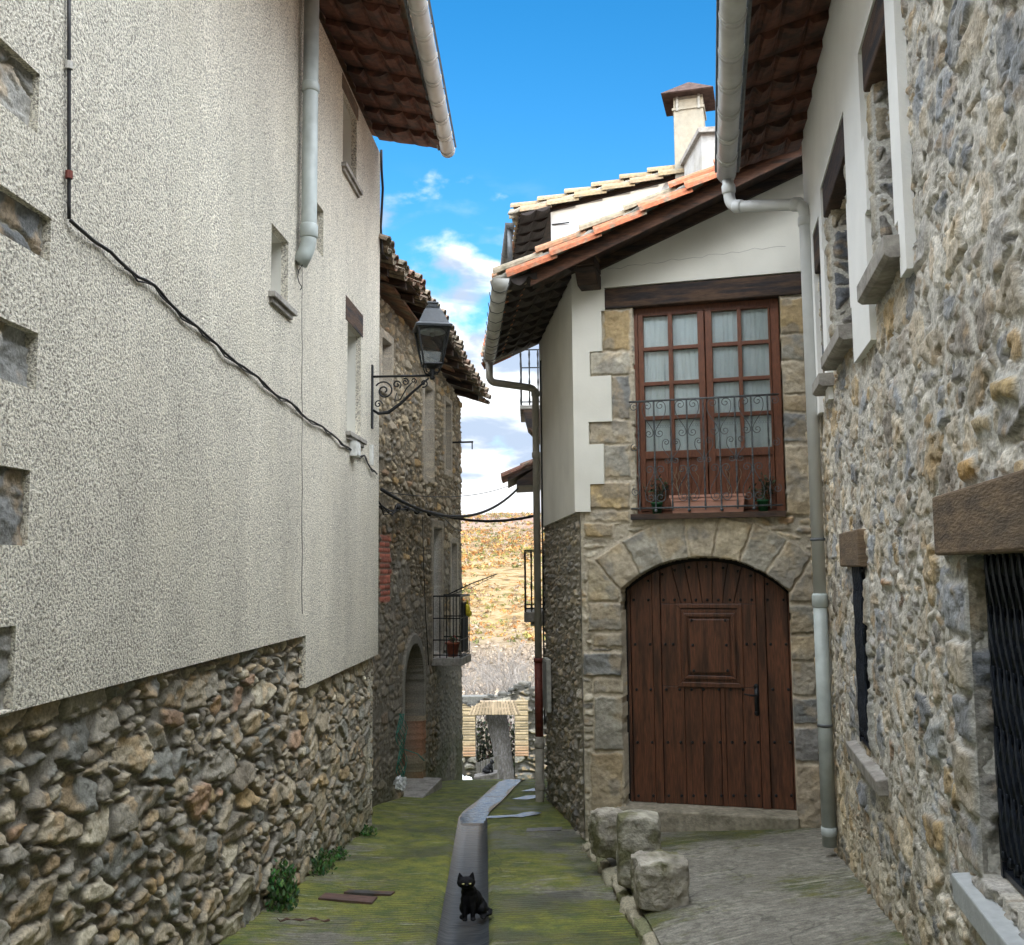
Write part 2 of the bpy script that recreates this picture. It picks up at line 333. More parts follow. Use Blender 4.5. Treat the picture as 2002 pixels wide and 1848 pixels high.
def m_roughcast():
    m=bpy.data.materials.new('roughcast_render'); m.use_nodes=True; nt=m.node_tree;N=nt.nodes;L=nt.links;b=N['Principled BSDF'];b.inputs['Roughness'].default_value=.93
    geo=N.new('ShaderNodeNewGeometry')
    def nz(s,d=4,r=.55,st=(1,1,1)):
        mp=N.new('ShaderNodeMapping'); mp.inputs['Scale'].default_value=st; L.new(geo.outputs['Position'],mp.inputs[0])
        n=N.new('ShaderNodeTexNoise'); n.inputs['Scale'].default_value=s; n.inputs['Detail'].default_value=d; n.inputs['Roughness'].default_value=r; L.new(mp.outputs[0],n.inputs['Vector']); return n.outputs[0]
    def MR(v,a,b_,c,d):
        q=N.new('ShaderNodeMapRange'); L.new(v,q.inputs[0])
        for i,x in enumerate((a,b_,c,d)): q.inputs[i+1].default_value=x
        return q.outputs[0]
    grain=nz(70,4,.6)
    ramp=N.new('ShaderNodeValToRGB'); L.new(grain,ramp.inputs[0]); e=ramp.color_ramp.elements
    e[0].position=.34; e[0].color=(.25,.22,.17,1); e[1].position=.50; e[1].color=(.72,.665,.54,1)
    x=e.new(.62); x.color=(.88,.825,.70,1); x=e.new(.43); x.color=(.45,.42,.355,1)
    st=MR(nz(.9,7,.68,(1,1,.3)),.32,.68,.76,1.14)          # broad weather stains
    vm=N.new('ShaderNodeVectorMath'); vm.operation='SCALE'; L.new(ramp.outputs[0],vm.inputs[0]); L.new(st,vm.inputs['Scale']); 
    mx=N.new('ShaderNodeMix'); mx.data_type='RGBA'; L.new(MR(nz(1.1,4),.5,.7,0,.35),mx.inputs[0]); L.new(vm.outputs[0],mx.inputs[6]); mx.inputs[7].default_value=(.70,.64,.50,1)
    L.new(mx.outputs[2],b.inputs['Base Color'])
    bp=N.new('ShaderNodeBump'); bp.inputs['Strength'].default_value=1; bp.inputs['Distance'].default_value=.022; L.new(grain,bp.inputs['Height']); L.new(bp.outputs[0],b.inputs['Normal'])
    return m
ROUGH=m_roughcast()
PLAST=mat('cream_smooth_plaster',base=(.70,.68,.60),nscale=2.5,namt=.05,bscale=40,bstr=.12,rough=.9,c2=(.63,.61,.53),mixs=1.3,mixlo=.4,mixhi=.7)
WPLAST=mat('white_smooth_plaster',base=(.80,.80,.77),nscale=3,namt=.04,bscale=50,bstr=.15,rough=.9)
def m_paving(name,moss,dry,streak=1.0,mossamt=.5):
    m=bpy.data.materials.new(name); m.use_nodes=True; nt=m.node_tree;N=nt.nodes;L=nt.links;b=N['Principled BSDF']
    geo=N.new('ShaderNodeNewGeometry')
    rot=N.new('ShaderNodeMapping'); rot.inputs['Rotation'].default_value=(0,0,R_(-8)); L.new(geo.outputs['Position'],rot.inputs[0])
    def nz(s,d=5,st=(1,1,1),off=(0,0,0),rg=.6):
        mp=N.new('ShaderNodeMapping'); mp.inputs['Scale'].default_value=st; mp.inputs['Location'].default_value=off; L.new(rot.outputs[0],mp.inputs[0])
        n=N.new('ShaderNodeTexNoise'); n.inputs['Scale'].default_value=s; n.inputs['Detail'].default_value=d; n.inputs['Roughness'].default_value=rg; L.new(mp.outputs[0],n.inputs['Vector']); return n.outputs[0]
    def MR(v,a,b_,c=0,d=1):
        q=N.new('ShaderNodeMapRange'); L.new(v,q.inputs[0])
        for i,x in enumerate((a,b_,c,d)): q.inputs[i+1].default_value=x
        return q.outputs[0]
    def mix(f,a,c):
        q=N.new('ShaderNodeMix'); q.data_type='RGBA'; L.new(f,q.inputs[0])
        for i,v in ((6,a),(7,c)):
            if isinstance(v,tuple): q.inputs[i].default_value=(*v,1)
            else: L.new(v,q.inputs[i])
        return q.outputs[2]
    def MA(op,a,c):
        q=N.new('ShaderNodeMath'); q.operation=op
        for i,v in ((0,a),(1,c)):
            if isinstance(v,(int,float)): q.inputs[i].default_value=v
            else: L.new(v,q.inputs[i])
        return q.outputs[0]
    wv=N.new('ShaderNodeTexWave'); wv.wave_type='BANDS'; wv.bands_direction='Y'; wv.inputs['Scale'].default_value=5.0; wv.inputs['Distortion'].default_value=4.5; wv.inputs['Detail'].default_value=4; wv.inputs['Detail Scale'].default_value=.9; wv.inputs['Detail Roughness'].default_value=.65; L.new(rot.outputs[0],wv.inputs['Vector'])
    fade=MR(nz(1.4,4,off=(4,4,0)),.36,.60,.10,1.0)                 # ribs worn away in places
    gr=MA('MULTIPLY',MA('SUBTRACT',1.0,MR(wv.outputs[1],.05,.55)),fade)   # 1 in the grooves
    base=mix(MR(nz(14,8,rg=.7),.38,.62),dry,tuple(v*.42 for v in dry))
    base=mix(MR(nz(2.2,6,off=(1,8,0)),.42,.62,0,.6),base,tuple(v*.5 for v in dry))
    mossf=MR(MA('ADD',nz(.8,7,(.8,.9,1),(2.3,.7,0),.68),MA('MULTIPLY',nz(11,5,(.7,1.3,1)),.30)),.78-mossamt*.3,.90-mossamt*.3)
    mcol=mix(MR(nz(5,7,rg=.7),.38,.62),moss,(moss[0]*.38,moss[1]*.52,moss[2]*.7))
    c=mix(mossf,base,mcol)
    scuff=MR(nz(3.2,7,(.35,1.7,1),(3,1,0),.7),.60,.68,0,.75); c=mix(scuff,c,tuple(min(1,v*1.35) for v in dry))
    dk=MR(nz(.85,6,(.6,.8,1),(7.,3.,0),.7),.54,.64,0,.62); c=mix(dk,c,(.030,.034,.026))
    c=mix(MR(gr,0,1,0,.62*streak),c,(.035,.036,.022))
    jn=N.new('ShaderNodeTexVoronoi'); jn.feature='DISTANCE_TO_EDGE'; jn.inputs['Scale'].default_value=.42; mpj=N.new('ShaderNodeVectorMath'); mpj.operation='ADD'; L.new(rot.outputs[0],mpj.inputs[0]); 
    nn=N.new('ShaderNodeTexNoise'); nn.inputs['Scale'].default_value=3; nn.inputs['Detail'].default_value=6; L.new(rot.outputs[0],nn.inputs['Vector']); sc2=N.new('ShaderNodeVectorMath'); sc2.operation='SCALE'; sc2.inputs['Scale'].default_value=.35; L.new(nn.outputs[1],sc2.inputs[0]); L.new(sc2.outputs[0],mpj.inputs[1]); L.new(mpj.outputs[0],jn.inputs['Vector'])
    crack=MR(jn.outputs[0],.001,.004,.5,0); c=mix(MA('MULTIPLY',crack,.75),c,(.02,.02,.015))
    sp=MR(nz(70,4,rg=.8),.25,.75,.45,1.55); v2=N.new('ShaderNodeVectorMath'); v2.operation='SCALE'; L.new(c,v2.inputs[0]); L.new(sp,v2.inputs['Scale'])
    L.new(v2.outputs[0],b.inputs['Base Color'])
    L.new(MR(dk,0,.8,.80,.30),b.inputs['Roughness'])
    hsum=MA('ADD',MA('MULTIPLY',gr,-.9*streak),MA('ADD',MA('MULTIPLY',nz(45,6,rg=.75),1.1),MA('MULTIPLY',crack,-.8)))
    bp=N.new('ShaderNodeBump'); bp.inputs['Strength'].default_value=1; bp.inputs['Distance'].default_value=.018; L.new(hsum,bp.inputs['Height']); L.new(bp.outputs[0],b.inputs['Normal'])
    return m
PAVE=m_paving('mossy_ribbed_concrete',(.235,.235,.035),(.32,.30,.235),.85,.90)
PAVET=m_paving('grey_terrace_concrete',(.16,.16,.035),(.40,.375,.31),.45,.42)
def m_channel():
    m=bpy.data.materials.new('wet_channel_concrete'); m.use_nodes=True; nt=m.node_tree;N=nt.nodes;L=nt.links;b=N['Principled BSDF']
    geo=N.new('ShaderNodeNewGeometry'); mp=N.new('ShaderNodeMapping'); mp.inputs['Scale'].default_value=(.5,2,1); L.new(geo.outputs['Position'],mp.inputs[0])
    n=N.new('ShaderNodeTexNoise'); n.inputs['Scale'].default_value=9; n.inputs['Detail'].default_value=6; L.new(mp.outputs[0],n.inputs['Vector'])
    r=N.new('ShaderNodeValToRGB'); L.new(n.outputs[0],r.inputs[0]); r.color_ramp.elements[0].position=.3; r.color_ramp.elements[0].color=(.018,.021,.025,1); r.color_ramp.elements[1].position=.7; r.color_ramp.elements[1].color=(.050,.056,.060,1); L.new(r.outputs[0],b.inputs['Base Color'])
    b.inputs['Roughness'].default_value=.2; b.inputs['Specular IOR Level'].default_value=.18
    sep=N.new('ShaderNodeSeparateXYZ'); L.new(geo.outputs['Position'],sep.inputs[0])
    rr=N.new('ShaderNodeMapRange'); L.new(sep.outputs[1],rr.inputs[0]); rr.inputs[1].default_value=8.5; rr.inputs[2].default_value=12.5; rr.inputs[3].default_value=.42; rr.inputs[4].default_value=.24; L.new(rr.outputs[0],b.inputs['Roughness'])   # drier uphill, running water further down
    n3=N.new('ShaderNodeTexNoise'); n3.inputs['Scale'].default_value=16; n3.inputs['Detail'].default_value=4; L.new(mp.outputs[0],n3.inputs['Vector'])
    bp=N.new('ShaderNodeBump'); bp.inputs['Strength'].default_value=.45; bp.inputs['Distance'].default_value=.012; L.new(n3.outputs[0],bp.inputs['Height']); L.new(bp.outputs[0],b.inputs['Normal'])
    return m
WETCH=m_channel()
WATER=mat('puddle_water',base=(.03,.034,.034),rough=.16,bscale=22,bstr=.55,bdist=.012,spec=1.,stretch=(.6,1.6,1))
# ---------------------------------------------------------------- walls of the lane
L0=atz(520,1800,-2.6); d_=ray(1110,1111)
LW=Wall(L0.x,L0.y,d_[0]/d_[1],1,1)                       # cream roughcast house on the left
d_=ray(-6000,1111); F0=aty(1600,1625,10.2)
FU=np.array((-d_[0],-d_[1]))/np.hypot(d_[0],d_[1])
C_=np.array((.76,10.83)); FW=Wall(C_[0],C_[1],FU[0],FU[1],1)     # facade with the arched door; s=0 at its left corner
d_=ray(1390,1108); RW=Wall(F0.x,F0.y,d_[0]/d_[1],1,-1)   # rubble house on the right
SW=Wall(.76,10.83,-.29,3.46,-1)                          # side of the middle house along the lane
W2=Wall(-1.85,13.5,.151,1,1)                             # old rubble house on the left
def lerp(a,b,t): return a+(b-a)*t
# ---------------------------------------------------------------- ground
AY=[-6,0,3,5.5,7.5,9,11,12.2,13.4,14.4,16,17,18,19,20.5,23,28,33,60]
AZ=[-1.6,-1.9,-2.14,-2.39,-2.6,-2.76,-2.955,-3.07,-3.20,-3.33,-3.50,-3.62,-3.80,-4.08,-4.6,-5.5,-6.6,-6.95,-9]
def alley_z(x,y): return np.interp(y,AY,AZ)
def chx(y): return np.interp(y,[3,6.75,12.6,13.1,17.3,24],[-.30,-.36,-.53,-.50,-.05,.5])
def grid_mesh(name,xs,ys,zf,mat_,label=None,kind='structure',parent=None):
    X,Y=np.meshgrid(xs,ys); Z=zf(X,Y); co=np.stack([X,Y,Z],-1).reshape(-1,3); n=len(xs);idx=np.arange(co.shape[0]).reshape(len(ys),n)
    q=np.stack([idx[:-1,:-1],idx[:-1,1:],idx[1:,1:],idx[1:,:-1]],-1).reshape(-1,4)
    me=bpy.data.meshes.new(name); me.from_pydata(co.tolist(),[],q.tolist()); me.materials.append(mat_); me.polygons.foreach_set('use_smooth',[True]*len(me.polygons))
    o=link(name,me,parent); 
    if kind:o['kind']=kind
    return o
def build_ground():
    xs=np.concatenate([np.linspace(-6,-2.4,5),np.linspace(-2.3,3.6,150),np.linspace(3.8,9,5)]); ys=np.concatenate([np.linspace(-6,4,12),np.linspace(4.1,22,360),np.linspace(22.5,33,20)])
    def zf(X,Y):
        z=alley_z(X,Y)+ .02*(fbm(X*1.3,Y*1.3,5,3)-.5)+.012*(fbm(X*6,Y*6,8,3)-.5)
        d=np.abs(X-chx(Y)); z=z-.045*(1-sst(d,.14,.23))
        z=z+.05*sst(-X,1.2,2.0)                      # slight rise towards the left wall
        return z
    grid_mesh('alley_paving',xs,ys,zf,PAVE)
    # channel lining, 4 mm above the bed
    m=MB(); ys=np.linspace(3,24,240); vs=[];fs=[]
    for y in ys:
        for k in range(7):
            dx=-.18+.36*k/6; z=float(alley_z(0,y))-.045*(1-float(sst(np.array(abs(dx)),.10,.24)))-.004*math.cos(dx*8)+.012
            vs.append((float(chx(y))+dx*(1+.0*y),float(y),z))
    for j in range(len(ys)-1):
        for k in range(6): a=j*7+k; fs.append((a,a+1,a+8,a+7))
    m.add(vs,fs); o=m.build('drain_channel',WETCH,None,True); tag(o,kind='structure')
    # raised terrace in front of the arched door
    def kx(y): return np.interp(y,[3,6.2,8,9.6,10.4],[.95,.88,.86,.80,.74])
    ys=np.concatenate([np.linspace(2,4,4),np.linspace(4.1,10.75,170)]); T=np.linspace(0,1,80)
    Tg,Yg=np.meshgrid(T,ys); K=kx(Yg); 
    Xr=RW.P[0]+RW.u[0]/RW.u[1]*(Yg-RW.P[1])+.12; Xg=K+.05+(Xr-K-.05)*Tg
    zr=-2.02-.135*(Yg-5.51); Zg=lerp(alley_z(0,Yg)+.085,zr,Tg**.8)+.018*(fbm(Xg*2,Yg*2,15,3)-.5)+.01*(fbm(Xg*8,Yg*8,17,3)-.5)
    co=np.stack([Xg,Yg,Zg],-1).reshape(-1,3);n=len(T);idx=np.arange(len(co)).reshape(len(ys),n);q=np.stack([idx[:-1,:-1],idx[:-1,1:],idx[1:,1:],idx[1:,:-1]],-1).reshape(-1,4)
    me=bpy.data.meshes.new('terrace_paving'); me.from_pydata(co.tolist(),[],q.tolist()); me.materials.append(PAVET); me.polygons.foreach_set('use_smooth',[True]*len(me.polygons)); tag(link('terrace_paving',me),kind='structure')
    # kerb: a line of rough stones
    rnd=random.Random(4); mk=MB(); y=3.2
    while y<10.2:
        l=rnd.uniform(.22,.5); yc=y+l/2; x=float(kx(yc)); z=float(alley_z(0,yc))
        rough_block(mk,(x+.03,yc,z-.125+rnd.uniform(-.015,.012)),(.14+rnd.uniform(-.04,.06),l*1.02,.20),rnd.uniform(-.08,.08),rnd.randint(0,999),n=9,amp=.045,col=rnd.choice([(.24,.22,.15),(.30,.27,.19),(.17,.17,.09),(.34,.31,.24)]))
        y+=l
    tag(mk.build('kerb',STONE,None,True),kind='structure')
def rough_block(m,base,size,rotz,seed,n=16,amp=.03,col=(.3,.28,.24),cols=None,tilt=(0,0),rnd_=.28,taper=0):
    """irregular stone block: base centre, size; subdivided cube pushed about by noise, corners worn"""
    vs=[];fs=[];key={}
    Rm=Matrix.Rotation(rotz,3,'Z')@Matrix.Rotation(tilt[0],3,'X')@Matrix.Rotation(tilt[1],3,'Y')
    def vid(i,j,k):
        t=(i,j,k)
        if t not in key: key[t]=len(vs); vs.append(t)
        return key[t]
    for a in range(n):
        for b in range(n):
            fs+=[(vid(a,b,0),vid(a,b+1,0),vid(a+1,b+1,0),vid(a+1,b,0)),(vid(a,b,n),vid(a+1,b,n),vid(a+1,b+1,n),vid(a,b+1,n)),
                 (vid(a,0,b),vid(a+1,0,b),vid(a+1,0,b+1),vid(a,0,b+1)),(vid(a,n,b),vid(a,n,b+1),vid(a+1,n,b+1),vid(a+1,n,b)),
                 (vid(0,a,b),vid(0,a,b+1),vid(0,a+1,b+1),vid(0,a+1,b)),(vid(n,a,b),vid(n,a+1,b),vid(n,a+1,b+1),vid(n,a,b+1))]
    P=np.array(vs,float)/n*2-1
    L=np.linalg.norm(P,axis=1); P=P*(1-rnd_*np.clip(L-1.12,0,1))[:,None]
    o=P*np.array(size)/2; o[:,0]*=1-taper*(P[:,2]+1)/2; o[:,1]*=1-taper*(P[:,2]+1)/2
    f=2.6/max(size)
    for k,(a,b) in enumerate(((1,2),(2,0),(0,1))):
        o[:,k]+=amp*2*(fbm(o[:,a]*f*2+o[:,k]*3+seed,o[:,b]*f*2+7+o[:,k]*2,seed+k,4)-.5)
        fa=np.floor(fbm(o[:,a]*f+seed,o[:,b]*f,seed+k+9,2)*6)/6; o[:,k]-=np.sign(P[:,k])*(np.abs(P[:,k])>.99)*amp*.9*(fa-.4)
    b=V(base); out=[]
    for q in o: w=Rm@V(q); out.append(w+b+V((0,0,size[2]/2)))
    m.add(out,fs,col)
build_ground()
# ---------------------------------------------------------------- building helpers
Z2=lambda x,y:(1125.5+x*.3225,463.5+y*.3225)
Z3=lambda x,y:(1125.5+x*.3762,960+y*.3762)
Z5=lambda x,y:(662.1+x*.3225,960+y*.3225)
def recess(w,a0,a1,z0,z1,o0,depth,mt,parent,name='window_reveal',back=None,bname='pane'):
    m=MB();t=.03;b=o0-depth
    m.wbox(w,a0-t,a0,z0-t,z1+t,b,o0).wbox(w,a1,a1+t,z0-t,z1+t,b,o0).wbox(w,a0,a1,z0-t,z0,b,o0).wbox(w,a0,a1,z1,z1+t,b,o0)
    o=m.build(name,mt,parent)
    MB().wbox(w,a0-t,a1+t,z0-t,z1+t,b-.03,b-.002).build(bname,back or VOID,o)
    return o
def gutter_mb(m,p0,p1,r=.07,n=14,th=.006,rings=.45,ends=True,off=0):
    p0=V(p0);p1=V(p1);t=(p1-p0).normalized();sd=t.cross(V((0,0,1))).normalized();up=sd.cross(t).normalized()
    def sec(p,ro,ri):
        return [p+sd*math.cos(math.pi*k/n)*ro-up*math.sin(math.pi*k/n)*ro*1.12 for k in range(n+1)]+[p+sd*math.cos(math.pi*k/n)*ri-up*math.sin(math.pi*k/n)*ri*1.12 for k in range(n+1)]
    def shell(a,b,ro,ri):
        vs=sec(a,ro,ri)+sec(b,ro,ri);q=n+1;fs=[]
        for k in range(n): fs+=[(k,k+1,2*q+k+1,2*q+k),(q+k,3*q+k,3*q+k+1,q+k+1),(k,q+k,q+k+1,k+1),(2*q+k,2*q+k+1,3*q+k+1,3*q+k)]
        fs+=[(0,2*q,3*q,q),(n,q+n,3*q+n,2*q+n)]
        m.add(vs,fs)
    shell(p0,p1,r,r-th)
    L=(p1-p0).length;k=off if off else rings*.5
    while k<L: shell(p0+t*(k-.022),p0+t*(k+.022),r+.007,r-.001); shell(p0+t*(k-.004+.06),p0+t*(k+.004+.06),r+.004,r-.001); k+=rings
    if ends:
        for e,s_ in ((p0,-1),(p1,1)):
            q=sec(e,r+.004,r)[:n+1]; q2=[v+t*.012*s_ for v in q]; m.add(q+q2,[tuple(range(n+1)),tuple(range(n+1,2*n+2))]+[(k,k+1,n+2+k,n+1+k) for k in range(n)])
def pipe_mb(m,pts,r,collars=(),n=16):
    """smooth pipe through corner points with rounded elbows; collars: (index, fraction)"""
    P=[V(p) for p in pts];out=[P[0]]
    for i in range(1,len(P)-1):
        a=(P[i-1]-P[i]);b=(P[i+1]-P[i]);d=min(r*1.9,a.length*.45,b.length*.45);A=P[i]+a.normalized()*d;B=P[i]+b.normalized()*d
        for k in range(7): t=k/6; out.append(A*(1-t)**2+P[i]*2*t*(1-t)+B*t*t)
    out.append(P[-1]); m.tube(out,r,n)
    for i,t in collars:
        c=P[i].lerp(P[i+1],t);d=(P[i+1]-P[i]).normalized(); m.tube([c-d*.045,c-d*.03,c+d*.03,c+d*.045],[r+.003,r+.011,r+.011,r+.003],n)
PROF=[(0,.9),(.17,.9),(.20,.6),(.225,.15),(.25,.5),(.29,.85),(.34,.9),(.42,.75),(.5,.4),(.55,0),(.58,.5),(.62,.95),(.68,1),(.73,.8),(.77,.2),(.80,.1),(.84,.6),(.9,.9),(1,.9)]
def soffit_mb(m,inner,outer,n,prof=PROF,H=.075,jit=0,seed=1,up=.03):
    """tiled underside of an eave: n sawtooth bays between two lines, each with a scalloped edge of tile ends facing uphill"""
    rnd=random.Random(seed);i0,i1=[V(p) for p in inner];o0,o1=[V(p) for p in outer]
    for k in range(n):
        a=k/n;b=(k+1)/n; near=[];top=[];far=[]
        A=i0.lerp(i1,a);B=o0.lerp(o1,a);C=i0.lerp(i1,b);D=o0.lerp(o1,b)
        for q,h in prof:
            hh=H*h*(1+rnd.uniform(-jit,jit)); p=A.lerp(B,q);near.append(p-V((0,0,hh)));top.append(p+V((0,0,up)))
            p2=C.lerp(D,q);far.append(p2-V((0,0,hh*.12)))
        nn=len(prof);vs=near+top+far;fs=[]
        g=rnd.uniform(.75,1.25)
        for j in range(nn-1): fs+=[(j,j+1,nn+j+1,nn+j),(j,2*nn+j,2*nn+j+1,j+1)]
        m.add(vs,fs,(g,g,g))
def arc_between(pl,pc,pr,n=24):
    (x1,y1),(x2,y2),(x3,y3)=pl,pc,pr
    A=np.array([[2*(x2-x1),2*(y2-y1)],[2*(x3-x1),2*(y3-y1)]]);B=np.array([x2*x2+y2*y2-x1*x1-y1*y1,x3*x3+y3*y3-x1*x1-y1*y1]);c=np.linalg.solve(A,B);r=math.hypot(x1-c[0],y1-c[1])
    return c,r
def polyd(poly,A,Z):
    """distance inside a convex polygon (negative outside)"""
    n=len(poly);ar=sum(poly[i][0]*poly[(i+1)%n][1]-poly[(i+1)%n][0]*poly[i][1] for i in range(n)); P=poly if ar>0 else poly[::-1]; d=np.full(A.shape,1e9)
    for i in range(n):
        x0,y0=P[i];x1,y1=P[(i+1)%n];l=math.hypot(x1-x0,y1-y0)+1e-9; d=np.minimum(d,((x1-x0)*(Z-y0)-(y1-y0)*(A-x0))/l)
    return d
def blocks_over(A,Z,h,col,blocks,seed=0,proud=.03,mort=(.44,.39,.31),gap=.012,edge=.014):
    wx=A+.018*(fbm(A*14,Z*14,seed+1,3)-.5)*2;wz=Z+.018*(fbm(A*14+4,Z*14,seed+2,3)-.5)*2
    mc=np.array(mort)*(.8+.4*fbm(A*25,Z*25,seed+3,3))[...,None]
    for k,(poly,c) in enumerate(blocks):
        d=polyd(poly,wx,wz); reg=(d>-.014)
        st=sst(d,gap*.4,gap*.4+edge)
        tl=(_h(np.array(k*1.),np.array(3.),seed)-.5)*.05; cx=sum(p[0] for p in poly)/len(poly);cz=sum(p[1] for p in poly)/len(poly)
        hh=proud*(.7+.6*float(_h(np.array(k*1.),np.array(7.),seed)))+tl*(A-cx)+(fbm(A*9+k,Z*11,seed+5,4)-.5)*.035+(fbm(A*40,Z*40,seed+6,2)-.5)*.008
        hm=proud*.35+(fbm(A*20,Z*20,seed+8,3)-.5)*.01
        v=fbm(A*7+k*3,Z*8,seed+9,5); cc=np.array(c)*(.58+.84*v)[...,None]
        o=sst(fbm(A*5+k*9,Z*5+k,seed+10,3),.5,.66)*.45; cc=cc*(1-o[...,None])+np.array((.40,.30,.17))*o[...,None]
        b=sst(fbm(A*6+k*5,Z*6,seed+12,3),.56,.7)*.5; cc=cc*(1-b[...,None])+np.array((.19,.19,.185))*b[...,None]
        hn=hm*(1-st)+hh*st; cn=mc*(1-st[...,None])+cc*st[...,None]
        h=np.where(reg,hn,h); col=np.where(reg[...,None],cn,col)
    return h,col
# ---------------------------------------------------------------- cream roughcast house on the left
def house_left():
    w=LW; sy=w.sy; S0=sy(-2.); S1=sy(11.78)
    r=empty('rendered_house',w.at(0,-2.7),'tall house with cream roughcast walls over a grey rubble base, left side of the lane','house')
    wins=[(7.40,7.86,2.15,2.71),(10.05,10.72,1.43,2.60),(9.76,10.42,4.20,5.0),(8.62,8.74,4.2,4.47),(8.75,9.0,2.95,3.4)]
    wq=[(3.05,4.07,1.90,2.17),(3.05,4.21,1.37,1.57),(3.05,4.14,.78,1.03),(3.05,4.12,.11,.43),(3.05,4.06,-.56,-.22)]
    holes=[(sy(a),sy(b),c,d) for a,b,c,d in wins+wq]
    sb=sorted({S0,S1,sy(8.55),*[h[0] for h in holes],*[h[1] for h in holes]}); zb=sorted({-1.02,-.57,5.2,*[h[2] for h in holes],*[h[3] for h in holes]})
    def inside(a,z):
        if z<-.57 and a<sy(8.5): return False
        return not any(h[0]<a<h[1] and h[2]<z<h[3] for h in holes)
    sheet('plaster_wall',w,sb,zb,inside,-.06,0,ROUGH,r)
    ws=Wall(w.P[0]-.075*w.n[0],w.P[1]-.075*w.n[1],w.u[0],w.u[1],1)
    o=dict(cw=.34,ch=.17,seed=11,pal=PAL_L,mcol=(.17,.162,.145),mortar=.010,edge=.007,h=.032,tilt=.10,rough=.018,facet=.040,fcell=1.2,big=.5,warp=.4,mh=.0,pn=1.9,jit=.95)
    def fn(A,Z):
        h,c=rubble(A,Z,o); y=w.P[1]+A*w.u[1]
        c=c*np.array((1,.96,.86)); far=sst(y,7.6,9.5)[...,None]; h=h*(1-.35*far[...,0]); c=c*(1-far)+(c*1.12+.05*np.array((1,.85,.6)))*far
        gr=sst(-Z,2.2,2.95)*sst(fbm(A*3,Z*3,77,4),.35,.6)*.5; c=c*(1-gr[...,None])+np.array((.09,.10,.035))*gr[...,None]
        return h,c
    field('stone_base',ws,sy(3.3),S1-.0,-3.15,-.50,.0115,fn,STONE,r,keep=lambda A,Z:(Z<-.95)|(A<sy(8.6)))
    MB().wbox(w,S0,sy(3.3),-3.2,-.57,-.3,-.05,col=(.22,.2,.17)).build('stone_base_behind',STONE,r)
    for k,(a,b,c,d) in enumerate(wq):
        oo=dict(cw=.55,ch=.5,seed=31+k*7,pal=[((.24,.24,.225),2),((.29,.28,.25),2),((.19,.195,.19),1)],mcol=(.3,.27,.2),mortar=.002,h=.03,tilt=.03,rough=.025,facet=.03,fcell=2.,big=1.1)
        wk=Wall(w.P[0]-.062*w.n[0],w.P[1]-.062*w.n[1],w.u[0],w.u[1],1)
        field('quoin_stone',wk,sy(a)-.03,sy(b)+.03,c-.03,d+.03,.01,lambda A,Z:rubble(A,Z,oo),STONE,r)
    # body behind the facing
    m=MB(); m.wbox(w,S0,S1-.02,-4,5.2,-7,-.5); m.wbox(w,S1-.25,S1-.003,-3.3,5.2,-.5,-.062); m.build('house_body',ROUGH,r)
    for k,(a,b,c,d) in enumerate(wins):
        rv=recess(w,sy(a),sy(b),c,d,-.061,.30 if k<3 else .2,PLAST,r,'window',GLASS)
        if k in (0,1,2): 
            mm=MB(); mm.wbox(w,sy(a)-.06,sy(b)+.10,c-.045,c-.001,-.2,.055); mm.wbox(w,sy(a)-.03,sy(b)+.06,c-.085,c-.046,-.05,.03); mm.build('sill',CONC,rv,bevel=.004)
    # lintels: dark timber over two windows
    for (a,b,c,d) in ((9.93,10.74,2.601,2.88),(9.74,10.44,5.001,5.19)):
        pass
    mm=MB(); mm.wbox(w,sy(10.05)-.1,sy(10.74)+.06,2.602,2.86,-.3,.006); mm.build('lintel',DWOODH,r,bevel=.006)
    mm=MB(); mm.wbox(w,sy(9.76)-.06,sy(10.42)+.06,5.003,5.17,-.3,.006); mm.build('lintel',LINT,r,bevel=.006)
    # thin upright mark where two coats of render meet
    mm=MB(); pts=[w.at(w.px(590,y)[0]+.012*math.sin(k*1.9),w.px(590,y)[1],.002) for k,y in enumerate(range(520,1240,40))]; mm.tube(pts,.004,6); mm.build('render_joint',CONC,r)
    # eave
    zi,zo=5.36,5.16
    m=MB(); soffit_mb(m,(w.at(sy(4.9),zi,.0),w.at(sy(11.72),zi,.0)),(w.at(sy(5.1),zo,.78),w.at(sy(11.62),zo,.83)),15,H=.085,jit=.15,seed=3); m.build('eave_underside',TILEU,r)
    m=MB(); a,b=sy(4.6),sy(11.74)
    m.hexa([w.at(a,zi+.04,-.02),w.at(b,zi+.04,-.02),w.at(b,zo+.035,.86),w.at(a,zo+.035,.84),w.at(a,zi+.1,-.02),w.at(b,zi+.1,-.02),w.at(b,zo+.075,.86),w.at(a,zo+.075,.84)])
    m.hexa([w.at(S0,7.0,-4.5),w.at(b,7.0,-4.5),w.at(b,zi+.04,-.03),w.at(S0,zi+.04,-.03),w.at(S0,7.1,-4.5),w.at(b,7.1,-4.5),w.at(b,zi+.1,-.03),w.at(S0,zi+.1,-.03)])
    m.hexa([w.at(S0,5.3,-9),w.at(b,5.3,-9),w.at(b,7.0,-4.51),w.at(S0,7.0,-4.51),w.at(S0,5.4,-9),w.at(b,5.4,-9),w.at(b,7.1,-4.51),w.at(S0,7.1,-4.51)])
    m.prism(Wall(w.at(b,0).x,w.at(b,0).y,-1,.06,1),[(.1,5.1),(.1,5.4),(4.5,7.0),(8.9,5.3)],.02,.1,)
    m.build('roof',TILE_DARK,r)
    rnd=random.Random(5); m=MB(); y=5.0
    while y<11.6:
        c=rnd.choice(TCOL); p=w.at(sy(y),zo+.10,.90); q=w.at(sy(y),zo+.26,.45); m.barrel(p,q,.085,.07,(0,0,1),False,c); y+=.2
    m.build('roof_tiles',TILE,r)
